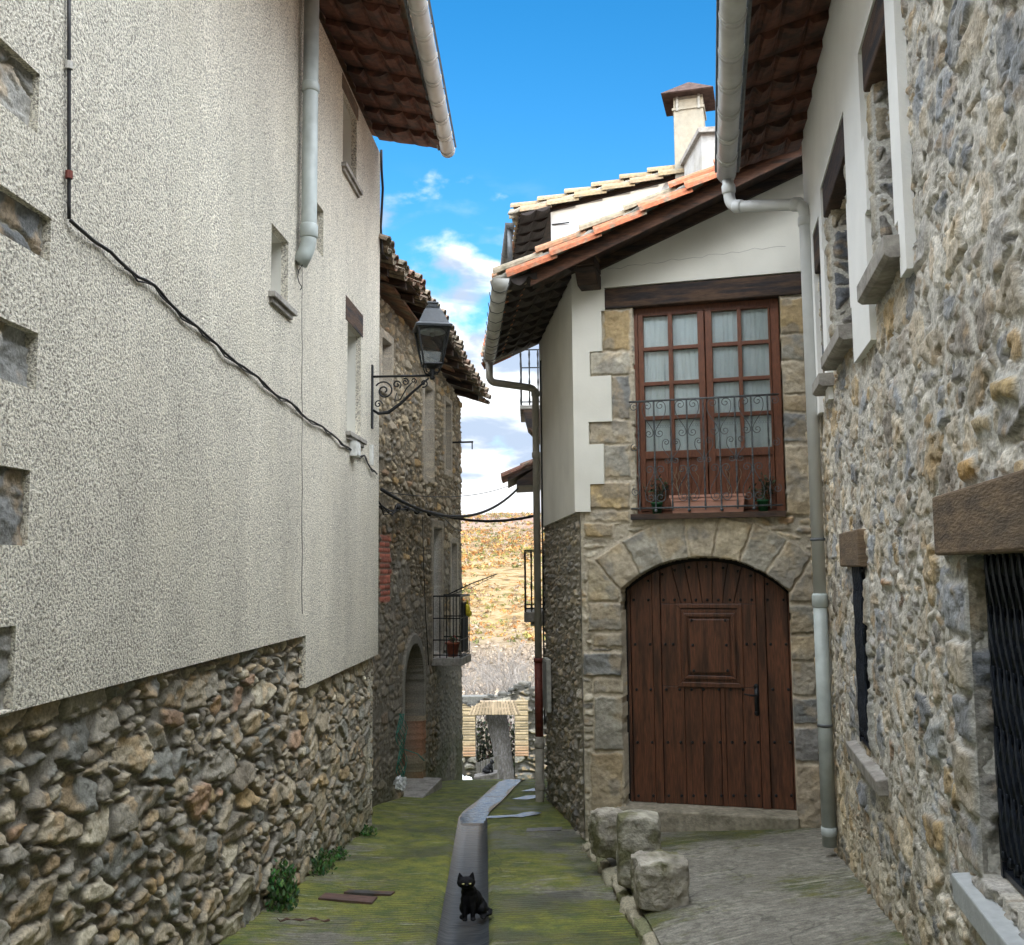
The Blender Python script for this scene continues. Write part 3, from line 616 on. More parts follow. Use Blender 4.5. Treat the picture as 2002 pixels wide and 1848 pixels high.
    # black line of edge trim outside the gutter, brackets
    g0,g1=w.at(sy(4.7),5.19,.87),w.at(sy(11.52),5.15,.885); g0=V((-.905,4.7,5.17)); g1=V((-.76,11.56,5.15))
    m=MB(); gutter_mb(m,g0,g1,.088,rings=.44); m.build('gutter',PVC,r,True)
    m=MB(); m.tube([g0+V((.1,0,.03)),g1+V((.1,0,.03))],.012,6); m.tube([g0+V((-.11,0,-.0)),g1+V((-.11,0,-.0))],.018,6)
    m.build('gutter_edge',ZINC,r)
    for k in range(11):
        p=g0.lerp(g1,(k+.5)/11); MB().tube([p+V((.1,0,.03)),p+V((.102,0,-.02)),p+V((-.10,0,.02)),p+V((-.10,0,-.04))],.007,5).build('gutter_bracket',ZINC,r)
    # downpipe cut off above the lane
    a,z=w.px(604,450,.10); top=w.at(a,5.6,.10)
    m=MB(); el=w.at(a-.02,z-.30,.03); pipe_mb(m,[top,w.at(a,z-.14,.10),el],.067,[(0,.5)]); e=w.at(a,z,.10); m.tube([e+V((0,0,.05)),e+V((0,0,.035)),e+V((0,0,-.06)),e+V((0,0,-.075))],[.068,.078,.078,.068],16)
    d=m.build('downpipe',PVCG,r,True)
    m=MB(); pts=[el+V((.02*math.cos(t*1.1)+.01,-.03-.02*t*.1,-.02-.035*t+.02*math.sin(t*1.1))) for t in range(8)]; m.tube(pts,.004,5); m.build('wire_end',CABLE,d)
    return r
TCOL=[(.46,.19,.10),(.52,.25,.14),(.40,.28,.17),(.50,.36,.22),(.42,.16,.09),(.45,.36,.25),(.36,.24,.16)]
TCOL_D=[(.20,.14,.10),(.26,.20,.14),(.16,.12,.09),(.30,.24,.18),(.22,.13,.09)]
TILE_DARK=mat('roof_clay',base=(.30,.16,.10),nscale=8,namt=.4,bstr=.4,rough=.9,c2=(.22,.18,.13),mixs=5)
house_left()
# ---------------------------------------------------------------- old rubble house beyond it
def house_rubble():
    w=W2; sy=w.sy
    r=empty('rubble_house',w.at(.5,-3.2),'old brown rubble stone house with ragged dark tiled eave, behind the cream house','house')
    wp=lambda x,y:w.px(x,y)
    # openings: (s0,s1,z0,z1,depth)
    op=[(sy(16.0)+.0,sy(16.55),1.55,3.05,.28),(sy(17.55),sy(18.0),1.8,3.02,.28),(sy(13.5),sy(13.95),2.6,3.25,.25)]
    a0,zt=wp(844,1031);a1,_=wp(857,1031);zb=wp(848,1272)[1]; op.append((a0,a0+.62,-1.45,zt,.14))
    a2,_=wp(876,1040); op.append((a2+.15,a2+.6,-1.3,.45,.15))
    al=wp(786,1353);ac=wp(804,1308);ar=wp(820,1331);zb2=-3.35
    sl=al[0];sr=ar[0]+.1;scn=(sl+sr)/2;rad=(sr-sl)/2;zc=al[1]-.02; zapex=zc+rad*1.15
    o=dict(cw=.30,ch=.125,seed=51,pal=PAL_H,mcol=(.19,.165,.125),mortar=.008,edge=.009,h=.022,tilt=.06,rough=.018,facet=.024,crev=.02,big=.45,warp=.5,mh=.0,pn=1.9,jit=.95)
    br=[wp(739,1042),wp(768,1176)]
    def fn(A,Z):
        h,c=rubble(A,Z,o)
        c=c*np.array((.70,.65,.56))
        # grey cement patches low and in the middle
        cem=sst(fbm(A*.9+3,Z*.7,61,4)+.35*sst(-Z,-.6,1.6)-.1,.48,.60)*sst(-Z,-.9,.2)*.55
        cc=np.array((.20,.185,.155))*(.55+.9*fbm(A*10,Z*7,62,5))[...,None]; hc=.035+.012*(fbm(A*12,Z*12,63,4)-.5)
        c=c*(1-cem[...,None])+cc*cem[...,None]; h=h*(1-.8*cem)+hc*.8*cem
        gy=sst(A,sy(16.6),sy(17.4))*sst(-Z,.6,2.2); c=c*(1-.4*gy[...,None])+np.array((.24,.25,.255))*.4*gy[...,None]
        # brick infill
        b0,zt_=br[0];b1,zb_=br[1]
        row=np.floor(Z/.075);inb=(A>b0+.1*_h(row,row*0,5))&(A<b1-.25+.12*_h(row,row*0,8))&(Z<zt_-.02)&(Z>zb_)
        ph=(A/.26+.5*(row%2))%1; bm=np.minimum(np.minimum(ph,1-ph)*.26,np.minimum((Z/.075)%1,1-(Z/.075)%1)*.075); bs=sst(bm,.004,.012)
        bc=np.array((.36,.105,.065))*(.7+.6*_h(np.floor(A/.26+.5*(row%2)),row,9))[...,None]
        bcol=bc*bs[...,None]+np.array((.22,.17,.13))*(1-bs)[...,None]
        c=np.where(inb[...,None],bcol,c); h=np.where(inb,.012*bs+.004,h)
        # dressed surround and door arch
        dd=np.where(Z<zc,np.abs(A-scn)-rad,np.hypot(A-scn,(Z-zc)/1.15)-rad)
        ring=(dd<.15)&(dd>0)&(Z>zc-.6); rc=np.array((.20,.185,.155))*(.7+.6*fbm(A*9,Z*9,64,4))[...,None]; c=np.where(ring[...,None],rc,c); h=np.where(ring,.05,h)
        rb=(dd<.24)&(dd>0)&(Z<=zc-.5)&(A>scn); rw=np.floor(Z/.09); rcol=np.where((_h(rw,rw,71)>.45)[...,None],np.array((.38,.19,.11)),np.array((.36,.29,.20)))*(.6+.6*fbm(A*9,Z*30,72,3))[...,None]
        c=np.where(rb[...,None],rcol,c)
        h=np.where((dd<0)&(Z>zb2),-.34,h)
        for (x0,x1,y0,y1,dp) in op:
            e=np.maximum(np.maximum(x0-A,A-x1),np.maximum(y0-Z,Z-y1))
            fr=(e<.13)&(e>=0); c=np.where(fr[...,None],c*.5+.5*np.array((.36,.32,.26)),c); h=np.where(fr,.04+.01*(fbm(A*9,Z*9,66,3)-.5),h); h=np.where(e<0,-dp,h)
            c=np.where((e<0)[...,None],np.array((.30,.27,.22) if dp>.2 else (.42,.41,.38))*(.75+.5*fbm(A*6,Z*6,67,3))[...,None],c)
        ms=sst(-Z,2.7,3.5)*sst(fbm(A*2.5,Z*2.5,68,4),.3,.55)*.6; c=c*(1-ms[...,None])+np.array((.07,.085,.03))*ms[...,None]
        return h,c
    def top(A): return np.interp(w.P[1]+A*w.u[1],[13,15,16.8,19.2],[3.86,3.80,3.6,3.28])
    field('stone_wall',w,sy(11.95),sy(19.05),-4.2,3.9,.02,fn,STONE,r,keep=lambda A,Z:Z<top(A))
    m=MB(); S1=sy(19.03); m.wbox(w,-1.9,S1,-5,3.2,-6,-.6); m.wbox(w,S1-.3,S1,-5,3.2,-.6,-.06); m.build('house_body',MORT,r)
    for (x0,x1,y0,y1,dp) in op[:3]:
        MB().wbox(w,x0+.05,x1-.05,y0+.02,y1-.02,-dp+.01,-dp+.05).build('shutter',DWOODH,r)
    MB().wbox(w,op[3][0]+.04,op[3][1]-.04,op[3][2],op[3][3]-.03,-.13,-.10).build('balcony_door',CONCL,r)
    # brown plank door in the arch
    m=MB()
    for k in range(5):
        x0=sl+.02+(sr-sl-.04)*k/5; x1=x0+(sr-sl-.04)/5-.008; t=lambda x:zc+1.15*math.sqrt(max(0,rad**2-(x-scn)**2)); m.prism(w,[(x0,zb2),(x1,zb2),(x1,t(x1)),((x0+x1)/2,t((x0+x1)/2)),(x0,t(x0))],-.30,-.26)
    dr=m.build('door',WOODV,r)
    m=MB(); m.wbox(w,sl-.05,sr+.12,zb2-.35,zb2+.02,-.3,.32); m.build('doorstep',CONC,r,bevel=.02)
    # eave: rafters, boards, ragged tiles in two courses
    ez=lambda y:float(np.interp(y,[11.7,13.2,14.7,16.6,19.2],[3.98,3.97,3.92,3.68,3.30]))
    eo=.50; m=MB(); mt=MB(); rnd=random.Random(8); y=11.9
    a,b=11.9,19.25; N=14
    for k in range(N):
        y0=lerp(a,b,k/N);y1=lerp(a,b,(k+1)/N)
        def P(y,o,dz): return w.at(sy(y),ez(y)+dz,o)
        m.hexa([P(y0,-.3,.20),P(y1,-.3,.20),P(y1,eo-.04,.0),P(y0,eo-.04,.0),P(y0,-.3,.23),P(y1,-.3,.23),P(y1,eo-.04,.03),P(y0,eo-.04,.03)])
    m.build('eave_boards',DWOOD,r)
    y=12.05
    while y<19.2:
        m=MB(); q=w.at(sy(y),ez(y)-.05,eo-.05-rnd.random()*.1); p=w.at(sy(y),ez(y)+.13,-.1); 
        d=(q-p); sd=V((w.u[0],w.u[1],0))*.045; uz=V((0,0,.05)); m.hexa([p-sd-uz,q-sd-uz,q+sd-uz,p+sd-uz,p-sd+uz,q-sd+uz,q+sd+uz,p+sd+uz]); m.build('rafter',DWOOD,r); y+=.62
    y=11.85
    while y<19.3:
        for row in range(5):
            c=rnd.choice(TCOL_D); oj=rnd.uniform(-.05,.05); zj=rnd.uniform(-.015,.02)
            yy=y+rnd.uniform(-.02,.02); o1=eo+.05-row*.30+oj; z1=ez(yy)+.06+row*.115+zj
            p=w.at(sy(yy),z1,o1);q=w.at(sy(yy)+rnd.uniform(-.03,.03),z1+.17,o1-.42); mt.barrel(p,q,.10,.08,(0,0,1),False,c,n=6,th=.02)
            p2=w.at(sy(yy)+.115,z1-.03,o1-.02+rnd.uniform(-.03,.03));q2=w.at(sy(yy)+.115,z1+.13,o1-.44); mt.barrel(p2,q2,.085,.10,(0,0,1),True,c,n=6,th=.02)
        y+=.225
    mt.build('roof_tiles',TILE_OLD,r)
    m=MB(); 
    y0,y1=11.9,19.2
    m.hexa([w.at(sy(y0),5.1,-3),w.at(sy(y1),4.6,-3),w.at(sy(y1),ez(y1)+.12,.2),w.at(sy(y0),ez(y0)+.12,.2),w.at(sy(y0),5.15,-3),w.at(sy(y1),4.65,-3),w.at(sy(y1),ez(y1)+.16,.2),w.at(sy(y0),ez(y0)+.16,.2)])
    m.hexa([w.at(sy(y0),3.2,-6),w.at(sy(y1),3.2,-6),w.at(sy(y1),4.6,-3),w.at(sy(y0),5.1,-3),w.at(sy(y0),3.25,-6),w.at(sy(y1),3.25,-6),w.at(sy(y1),4.65,-3),w.at(sy(y0),5.15,-3)])
    m.build('roof',TILE_DARK,r)
    # balcony
    zs=-1.50; yb=16.55; sA=sy(yb); sB=sA+.80; out=.50
    bal=MB().wbox(w,sA-.03,sB+.03,zs-.13,zs,.0,out+.03).build('balcony',CONC,r,bevel=.01)
    m=MB(); top_=zs+1.03
    C=[(sA,0.04),(sA,out),(sB,out),(sB,.04)]
    for zz in (zs+.05,zs+.30,zs+.66,top_): m.tube([w.at(a,zz,o) for a,o in C],.010 if zz!=top_ else .014,6)
    for (a1_,o1_),(a2_,o2_) in zip(C[:-1],C[1:]):
        n=4 if a1_==a2_ else 7
        for k in range(n+1): a=lerp(a1_,a2_,k/n);oo=lerp(o1_,o2_,k/n); m.tube([w.at(a,zs,oo),w.at(a,top_,oo)],.008,6)
    m.build('railing',IRON,bal)
    MB().wbox(w,sA+.25,sB-.02,zs+.08,top_-.12,out-.022,out-.012).build('mesh_panel',ZINC,bal)
    # projecting iron bar near the far corner
    p=w.at(sy(18.2),2.36,0); m=MB(); m.tube([p,w.at(sy(18.2),2.36,.42)],.018,6); m.tube([w.at(sy(18.2),2.36,.40),w.at(sy(18.2),2.22,.40)],.012,6); m.build('iron_bar',IRON,r)
    return r,zs,sA,sB,out
TILE_OLD=mat('old_roof_tile',attr=True,nscale=20,namt=.4,bscale=50,bstr=.6,rough=.95,c2=(.13,.12,.085),mixs=7,mixlo=.45,mixhi=.62)
RH,BZ,BA,BB,BO=house_rubble()
# ---------------------------------------------------------------- roof with verge tiles
def tiled_roof(C,u,e,a0,a1,b0,b1,zf,r,cols,pitch=.48,rows=3,seed=1,name='verge_tiles',mort=True,tip=0):
    """C corner (x,y), u unit dir rising, e unit dir along the eave away from the viewer, zf(a) deck height"""
    u=np.array(u);e=np.array(e);P=lambda a,b,dz=0.:V((C[0]+u[0]*a+e[0]*b,C[1]+u[1]*a+e[1]*b,zf(a)+dz)); rnd=random.Random(seed)
    m=MB(); m.hexa([P(a0,b0+.02),P(a1,b0+.02),P(a1,b1),P(a0,b1),P(a0,b0+.02,.05),P(a1,b0+.02,.05),P(a1,b1,.05),P(a0,b1,.05)]); m.build('roof',DWOOD,r)
    mt=MB(); mm=MB()
    for row in range(rows):
        b=b0+.06+row*.23; a=a0-.10+tip*(row>0); k=0
        while a<a1:
            c=rnd.choice(cols); L=pitch+.07
            p=P(a,b+rnd.uniform(-.012,.012),.13+rnd.uniform(-.012,.014)+.045);q=P(a+L,b+rnd.uniform(-.01,.01),.125)
            mt.barrel(p,q,.125,.10,(0,0,1),False,c,th=.018)
            if row==0:   # lower course of tiles laid on the very edge, half a tile out of step
                c=rnd.choice(cols[:4]); p=P(a+.16,b-.05,.0+.042+rnd.uniform(-.01,.01));q=P(a+.16+L,b-.05,-.005)
                mt.barrel(p,q,.16,.135,(0,0,1),False,c,th=.016)
                if mort: 
                    s=rnd.randint(0,9999); o=P(a+.14,b-.06,.10); rough_block(mm,o-V((0,0,.02)),(.40,.13,.065),math.atan2(u[1],u[0]),s,n=6,amp=.022,tilt=(0,-math.atan((zf(1)-zf(0)))),)
            a+=pitch;k+=1
    # channel tiles ends at the eave
    b=b0+.12
    while b<b1:
        c=rnd.choice(cols); p=P(a0-.02,b+.115,.08);q=P(a0+.4,b+.115,.075); mt.barrel(p,q,.10,.10,(0,0,1),True,c,n=6,th=.016)
        if b>b0+.12+rows*.2:
            p=P(a0-.02,b,.145);q=P(a0+.4,b,.13); mt.barrel(p,q,.105,.085,(0,0,1),False,c,th=.016)
        b+=.23
    for k in range(int((a1-a0)/.4)+1):
        pass
    mt.build(name,TILE,r)
    if mort: mm.build('verge_mortar',MORT,r,True)
    return P
# ---------------------------------------------------------------- middle house with the arched door
PC1=PC2=None
def house_middle():
    w=FW; px=lambda x,y:w.px(x,y)
    r=empty('stone_arch_house',w.at(0,-2.9),'small house with arched brown door and scrolled balcony window, facing down the lane','house')
    zroof=lambda a:3.40+.39*a
    (ws0,wzt),(ws1,_)=px(1237,590),px(1524,600); wz0=px(1380,1003)[1]
    bz0,bz1=px(1183,606)[1],px(1183,567)[1]; bs0=px(1183,580)[0]; SE=2.47
    dl,dc,dr=px(*Z3(238,512)),px(*Z3(655,342)),px(*Z3(1110,522)); dzb=px(*Z3(700,1655))[1]
    cc,rr=arc_between(dl,dc,dr); ds0,ds1=dl[0],px(*Z3(1140,1400))[0]; ds1=(ds1+dr[0])/2
    atop=lambda a: cc[1]+math.sqrt(max(rr*rr-(a-cc[0])**2,1e-6))
    G=(.20,.205,.205);B_=(.40,.35,.27);O=(.39,.30,.17);LT=(.48,.45,.38);GB=(.31,.295,.255)
    def R2(x0,y0,x1,y1,c): return ([px(*Z2(x0,y1)),px(*Z2(x1,y1)),px(*Z2(x1,y0)),px(*Z2(x0,y0))],c)
    def R3(x0,y0,x1,y1,c): return ([px(*Z3(x0,y1)),px(*Z3(x1,y1)),px(*Z3(x1,y0)),px(*Z3(x0,y0))],c)
    bl=[R2(168,445,335,690,O),R2(88,698,335,842,LT),R2(220,842,335,1108,G),R2(80,1108,335,1256,B_),R2(168,1260,335,1462,GB),R2(84,1490,335,1652,O),R2(62,1660,335,1728,B_),
        R2(50,1735,230,1822,O),
        R2(1230,372,1410,590,O),R2(1230,592,1410,752,GB),R2(1225,755,1415,955,B_),R2(1230,958,1420,1062,(.38,.31,.22)),R2(1230,1066,1425,1250,G),R2(1230,1262,1440,1690,(.43,.37,.28)),
        R3(66,580,245,728,GB),R3(90,738,245,815,B_),R3(34,840,245,962,G),R3(92,975,245,1055,B_),R3(96,1065,250,1345,GB),R3(78,1358,250,1690,(.38,.32,.23)),
        R3(1105,590,1245,742,GB),R3(1112,748,1250,885,B_),R3(1122,893,1256,1065,(.33,.30,.25)),R3(1125,1076,1265,1212,G),R3(1130,1226,1275,1406,(.26,.255,.25)),R3(1135,1418,1300,1760,(.40,.34,.26))]
    out=[(60,345),(90,350),(240,262),(395,180),(562,130),(748,128),(925,165),(1105,250),(1240,335),(1250,345)]
    inn=[(235,575),(235,515),(340,440),(465,380),(592,345),(716,344),(850,375),(985,440),(1112,522),(1112,575)]
    vc=[B_,GB,(.37,.34,.28),B_,(.40,.35,.26),GB,(.31,.28,.23),(.29,.275,.25)]
    # springers
    P3=lambda x,y:px(*Z3(x,y))
    bl.append(([P3(62,575),P3(235,575),P3(235,515),P3(95,352),P3(62,350)],(.38,.33,.24)))
    bl.append(([P3(1112,580),P3(1252,580),P3(1252,335),P3(1238,338),P3(1112,522)],(.34,.30,.24)))
    vo=[(95,350),(240,262),(395,180),(562,130),(748,128),(925,165),(1105,250),(1236,336)]
    vi=[(235,512),(340,438),(465,378),(592,343),(716,342),(850,373),(985,438),(1112,520)]
    def innp(a,b,n=3):
        (x0,_),(x1,_)=P3(*a),P3(*b); return [(lerp(x0,x1,k/n),atop(lerp(x0,x1,k/n))-.012) for k in range(n+1)]
    for k in range(7):
        bl.append(([P3(*vo[k]),*[innp(vi[k],vi[k+1],1)[0]],*[innp(vi[k],vi[k+1],1)[1]],P3(*vo[k+1])],vc[k]))
    o=dict(cw=.26,ch=.085,seed=91,pal=PAL_H,mcol=(.40,.36,.29),mortar=.012,edge=.012,h=.022,tilt=.04,rough=.03,facet=.01,big=.6,warp=.6,mh=.004,mrough=.02)
    hole=lambda A,Z,t:((A>ws0+t)&(A<ws1-t)&(Z>wz0+t)&(Z<wzt+.2))|((A>ds0+t)&(A<ds1-t)&(Z>dzb-.2)&((Z<cc[1])|((A-cc[0])**2+(Z-cc[1])**2<(rr-t)**2)))
    def fn(A,Z):
        h,c=rubble(A,Z,o); h,c=blocks_over(A,Z,h,c,bl,5,proud=.030)
        wob=.010*(fbm(A*9,Z*9,97,3)-.5)*2
        ih=hole(A+wob,Z+wob,0.); h=np.where(ih,-.30,h)
        c=c*(.84+.28*fbm(A*2,Z*2,98,3))[...,None]*np.array((1.03,1.0,.93))
        ed=sst(A,-.005,.05); h=h*ed+.01*(1-ed)
        st=sst(-Z,2.35,2.9)*sst(fbm(A*4,Z*6,99,4),.35,.6)*.45; c=c*(1-st[...,None])+np.array((.16,.15,.09))*st[...,None]
        return h,c
    field('stone_facade',w,0,SE+.35,-3.1,3.16,.0105,fn,STONEF,r,keep=lambda A,Z:~hole(A,Z,.03))
    # plaster on the facade
    X=lambda x:px(*Z2(x,800))[0]; Y=lambda y:px(*Z2(120,y))[1]
    zt=bz1+.01; sb=[-.003,X(78),X(90),X(165),X(218),bs0-.0]; sb=sorted(set(sb)); zb=[Y(1665),Y(1500),Y(1260),Y(1125),Y(850),Y(700),zt]
    lim=[X(80),X(165),X(78),X(218),X(90),X(165)]
    def ins(a,z):
        for k in range(6):
            if zb[k]<z<zb[k+1]: return a<lim[k]
        return False
    PT=.055
    sheet('facade_plaster',w,sorted(set([-.003]+[X(78),X(80),X(90),X(165),X(218)])),zb,ins,.0,PT,PLAST,r)
    m=MB(); m.prism(w,[(-.003,zt),(SE+.2,zt),(SE+.2,zroof(SE+.2)-.02),(-.003,zroof(0)-.02)],-.02,PT); m.prism(w,[(bs0-.06,bz0-.02),(bs0-.001,bz0-.02),(bs0-.001,zt-.0005),(bs0-.06,zt-.0005)],-.02,PT-.004); m.build('gable_plaster',PLAST,r)
    m=MB(); 
    # hairline crack
    pts=[w.at(lerp(.35,2.3,k/24),3.34+.085*k/24*1.0+.012*math.sin(k*2.3)+.006*math.sin(k*5.1),PT+.0005) for k in range(25)]; m.tube(pts,.0022,4); m.build('plaster_crack',CONC,r)
    # side wall plaster and stone
    s2=SW; zb_=Y(1665); S1=3.47
    m=MB(); m.prism(s2,[(0.0,zb_),(S1,zb_-.03),(S1,3.40),(0.0,3.40)],-.02,.05); m.build('side_plaster',PLAST,r)
    # small corner piece closing the two plaster coats
    m=MB(); q=[w.at(-.002,0,PT),w.at(-.002,0,0),s2.at(0,0,.05)]; c0=w.P; tip=V(w.at(-.052,0,PT)); vs=[]
    for z in (zb_,3.42): vs+=[V((c0[0],c0[1],z)),V((w.at(-.0,0,PT).x,w.at(-.0,0,PT).y,z)),V((tip.x,tip.y,z)),V((s2.at(0,0,.05).x,s2.at(0,0,.05).y,z))]
    m.add(vs,[(0,1,2,3),(4,5,6,7),(0,1,5,4),(1,2,6,5),(2,3,7,6),(3,0,4,7)]); m.build('corner_plaster',PLAST,r)
    o2=dict(cw=.24,ch=.085,seed=121,pal=[((.31,.285,.24),4),((.38,.33,.26),3),((.22,.21,.195),3),((.42,.35,.24),1)],mcol=(.27,.245,.195),mortar=.009,edge=.009,h=.026,tilt=.07,rough=.025,facet=.02,big=.5,warp=.5,mh=.002,pn=1.9,jit=.9)
    def fs(A,Z):
        h,c=rubble(A,Z,o2); ed=sst(A,-.01,.06); h=h*ed+.01*(1-ed)
        ms=sst(-Z,2.3,3.2)*sst(fbm(A*2.5,Z*2.5,168,4),.3,.6)*.45; c=c*(1-ms[...,None])+np.array((.10,.10,.055))*ms[...,None]
        q=polyd([(.0,-4),(.30,-4),(.26,.7),(0,.7)],A,Z); b=sst(q,0,.05)*(fbm(A*3,Z*5,169,3)>.38); c=c*(1-.5*b[...,None])+np.array((.42,.38,.30))*.5*b[...,None]
        return h,c
    field('side_stone_wall',s2,0,S1,-3.75,zb_+.03,.0125,fs,STONE,r)
    m=MB(); pts=[w.at(.04,0,-.4),w.at(SE+3,0,-.4),s2.at(S1,0,-4.5),s2.at(S1,0,-.07)]; pts=[w.at(.3,0,-.45),w.at(SE+3,0,-.45),V((s2.at(S1,0,-.1).x+5.2,s2.at(S1,0,-.1).y-1.2,0)),s2.at(S1-.01,0,-.1),s2.at(.3,0,-.1)]
    vs=[V((p.x,p.y,-4.5)) for p in pts]+[V((p.x,p.y,3.35)) for p in pts]; m.add(vs,[(4,3,2,1,0),(5,6,7,8,9)]+[(i,(i+1)%5,5+(i+1)%5,5+i) for i in range(5)]); m.build('house_body',PLAST,r)
    # beams
    m=MB(); m.wbox(w,bs0,SE+.3,bz0,bz1-.002,-.30,.040); m.build('lintel_beam',DWOODH,r,bevel=.012)
    # roof
    e=(-.084,.9965)
    P=tiled_roof(w.P,w.u,e,-.90,3.4,-.72,3.75,zroof,r,[(.40,.125,.055),(.43,.16,.075),(.36,.125,.065),(.38,.19,.10),(.33,.27,.19),(.30,.24,.16)],seed=6,rows=3)
    m=MB()
    def bar(b0,b1,t0,t1,a0,a1): m.hexa([P(a0,b0,t0),P(a1,b0,t0),P(a1,b1,t0),P(a0,b1,t0),P(a0,b0,t1),P(a1,b0,t1),P(a1,b1,t1),P(a0,b1,t1)])
    bar(-.70,-.66,-.115,.045,-.62,2.9); m.build('bargeboard',mat('bargeboard_wood',base=(.12,.052,.028),nscale=12,namt=.4,bstr=.4,rough=.6,stretch=(1,1,6),c2=(.045,.025,.018),mixs=4),r)
    m=MB(); bar(-.50,-.02,-.06,-.001,-.55,3.2); bar(-.14,-.02,-.17,-.061,.0,3.2); m.build('soffit_boards',DWOOD,r)
    # corbel: stepped bracket carrying the plate
    for dz,do,hh in ((0,.42,.13),(-.135,.38,.10),(-.24,.33,.14)):
        pass
    m=MB(); cs=px(*Z2(120,200))[0]-.06; z0=px(*Z2(120,92))[1]-.02
    m.wbox(w,cs-.11,cs+.14,z0-.15,z0+.03,.03,.56,col=(1.7,1.5,1.2)); cb=m
    m2=MB(); m2.wbox(w,cs-.10,cs+.13,z0-.27,z0-.155,.03,.48); m2.prism(Wall(w.at(cs-.10,0,.03).x,w.at(cs-.10,0,.03).y,w.n[0],w.n[1],1),[(0,z0-.44),(.24,z0-.44),(.42,z0-.28),(0,z0-.28)],0.,-.23); 
    m2.build('corbel',DWOOD,r,bevel=.012); m.build('beam_end',mat('beam_end_wood',base=(.13,.085,.045),nscale=14,namt=.4,bstr=.5,c2=(.05,.03,.02),mixs=6),r,bevel=.014)
    m=MB(); soffit_mb(m,(s2.at(-.45,3.33,.03),s2.at(S1+.05,3.36,.03)),(s2.at(-.55,3.075,.80),s2.at(S1+.1,3.075,.80)),9,
        prof=[(x/24,[0,.5,.9,1,.9,.5][x%6]) for x in range(25)],H=.07,jit=.2,seed=9,up=.02); m.build('eave_underside',mat('dark_eave_tile',base=(.045,.036,.032),nscale=12,namt=.4,bstr=.3),r)  # near-black tile colour on the underside of the eave
    # gutter and downpipe on the lane side
    g0=atz(979,545,3.06); g1=atz(957,700,3.06)
    m=MB(); gutter_mb(m,g0,g1,.088,rings=.46); m.build('gutter',PVC,r,True)
    for k in range(9): p=g0.lerp(g1,(k+.4)/9); MB().tube([p+V((.11,0,.05)),p+V((.105,0,-.0)),p+V((.07,0,-.08)),p+V((0,0,-.106)),p+V((-.075,0,-.08)),p+V((-.098,0,.0)),p+V((-.10,0,.03))],.005,5).build('gutter_bracket',ZINC,r)
    e1=g1+V((.0,-.12,-.08)); wc=s2.at(3.30,2.62,.13); bottom=s2.at(3.30,-1.32,.13)
    m=MB(); pipe_mb(m,[e1,e1+V((.0,0,-.30)),wc+V((0,0,.0)),bottom],.052,[(2,.02),(2,.25)]); dp=m.build('downpipe',PVCB,r,True)
    m=MB(); b2=s2.at(3.30,-2.45,.13); m.tube([bottom+V((0,0,.03)),bottom+V((0,0,-.03))],.068,14); m.tube([bottom+V((0,0,-.03)),b2],.058,14); m.build('red_pipe_section',REDP,dp,True)
    m=MB(); b3=s2.at(3.30,-3.42,.13); pipe_mb(m,[b2+V((0,0,.06)),b3+V((0,0,.06)),b3+V((-.09,-.20,.03))],.062,[(0,.12),(0,.72)]); m.build('pipe_foot',mat('old_beige_pipe',base=(.36,.33,.27),nscale=9,namt=.3,bstr=.1,rough=.7),dp,True)
    m=MB(); m.tube([s2.at(3.12,3.0,.07),s2.at(3.12,.3,.07),s2.at(3.15,-.4,.07),s2.at(3.12,-2.2,.07)],.012,6); m.build('cable_duct',CABLE,r)
    # step below the door
    m=MB(); m.wbox(w,ds0-.10,ds1+.02,dzb-.36,dzb-.015,-.5,.10); m.build('door_sill',mat('worn_step_stone',base=(.30,.265,.20),nscale=20,namt=.3,bscale=50,bstr=.8,c2=(.20,.18,.13),mixs=4),r,bevel=.02)
    # ---- arched door
    O0=-.245; m=MB(); N=26; arch=[(lerp(ds0,ds1,k/N),atop(lerp(ds0,ds1,k/N))) for k in range(N+1)]
    m.prism(w,[(ds0-.02,dzb-.03)]+[(ds1+.02,dzb-.03)]+[(a+(.02 if k==N else -.02 if k==0 else 0),z+.03) for k,(a,z) in list(enumerate(arch))[::-1]],O0-.05,O0); door=m.build('arched_door',VOID,r)
    P3s=lambda x:px(*Z3(x,900))[0]; P3z=lambda y:px(*Z3(690,y))[1]
    def board(x0,x1,za=None,o=O0+.03,g=.004,xt0=None,xt1=None,lower=None,mat_=None,mm=None):
        """board from za up to the arch, edges following the arch curve"""
        a0,a1=P3s(x0)+g,P3s(x1)-g; t0=a0 if xt0 is None else P3s(xt0)+g; t1=a1 if xt1 is None else P3s(xt1)-g
        zb0=dzb-.01 if za is None else P3z(za); n=5
        tops=[(lerp(t1,t0,k/n),atop(lerp(t1,t0,k/n))-.045) for k in range(n+1)]
        (mm or m).prism(w,[(a0,zb0),(a1,zb0)]+tops,O0-.001,o)
    m=MB()   # frame and posts
    board(258,275,o=O0+.045); board(392,436,o=O0+.055); board(945,992,o=O0+.055); board(1112,1124,o=O0+.045)
    m.build('door_frame',WOODV,door,bevel=.003)
    m=MB(); board(275,392); m.build('side_leaf',WOODV,door,bevel=.004)
    m=MB(); board(992,1112); m.build('side_leaf',WOODV,door,bevel=.004)
    m=MB()
    # fan of tapered boards above the panel
    ft=[436,497,566,635,718,800,875,945];fb=[436,545,605,660,712,765,825,945]
    for k in range(7): board(fb[k],fb[k+1],590,xt0=ft[k],xt1=ft[k+1])
    def rb(x0,x1,y0,y1,o=O0+.03,g=.003): m.wbox(w,P3s(x0)+g,P3s(x1)-g,(dzb-.01) if y1 is None else P3z(y1),P3z(y0),O0-.001,o)
    rb(436,525,592,1030);rb(862,945,592,1030)
    xs=[436,552,645,740,766,858,945]
    for k in range(6): rb(xs[k],xs[k+1],1032,None)
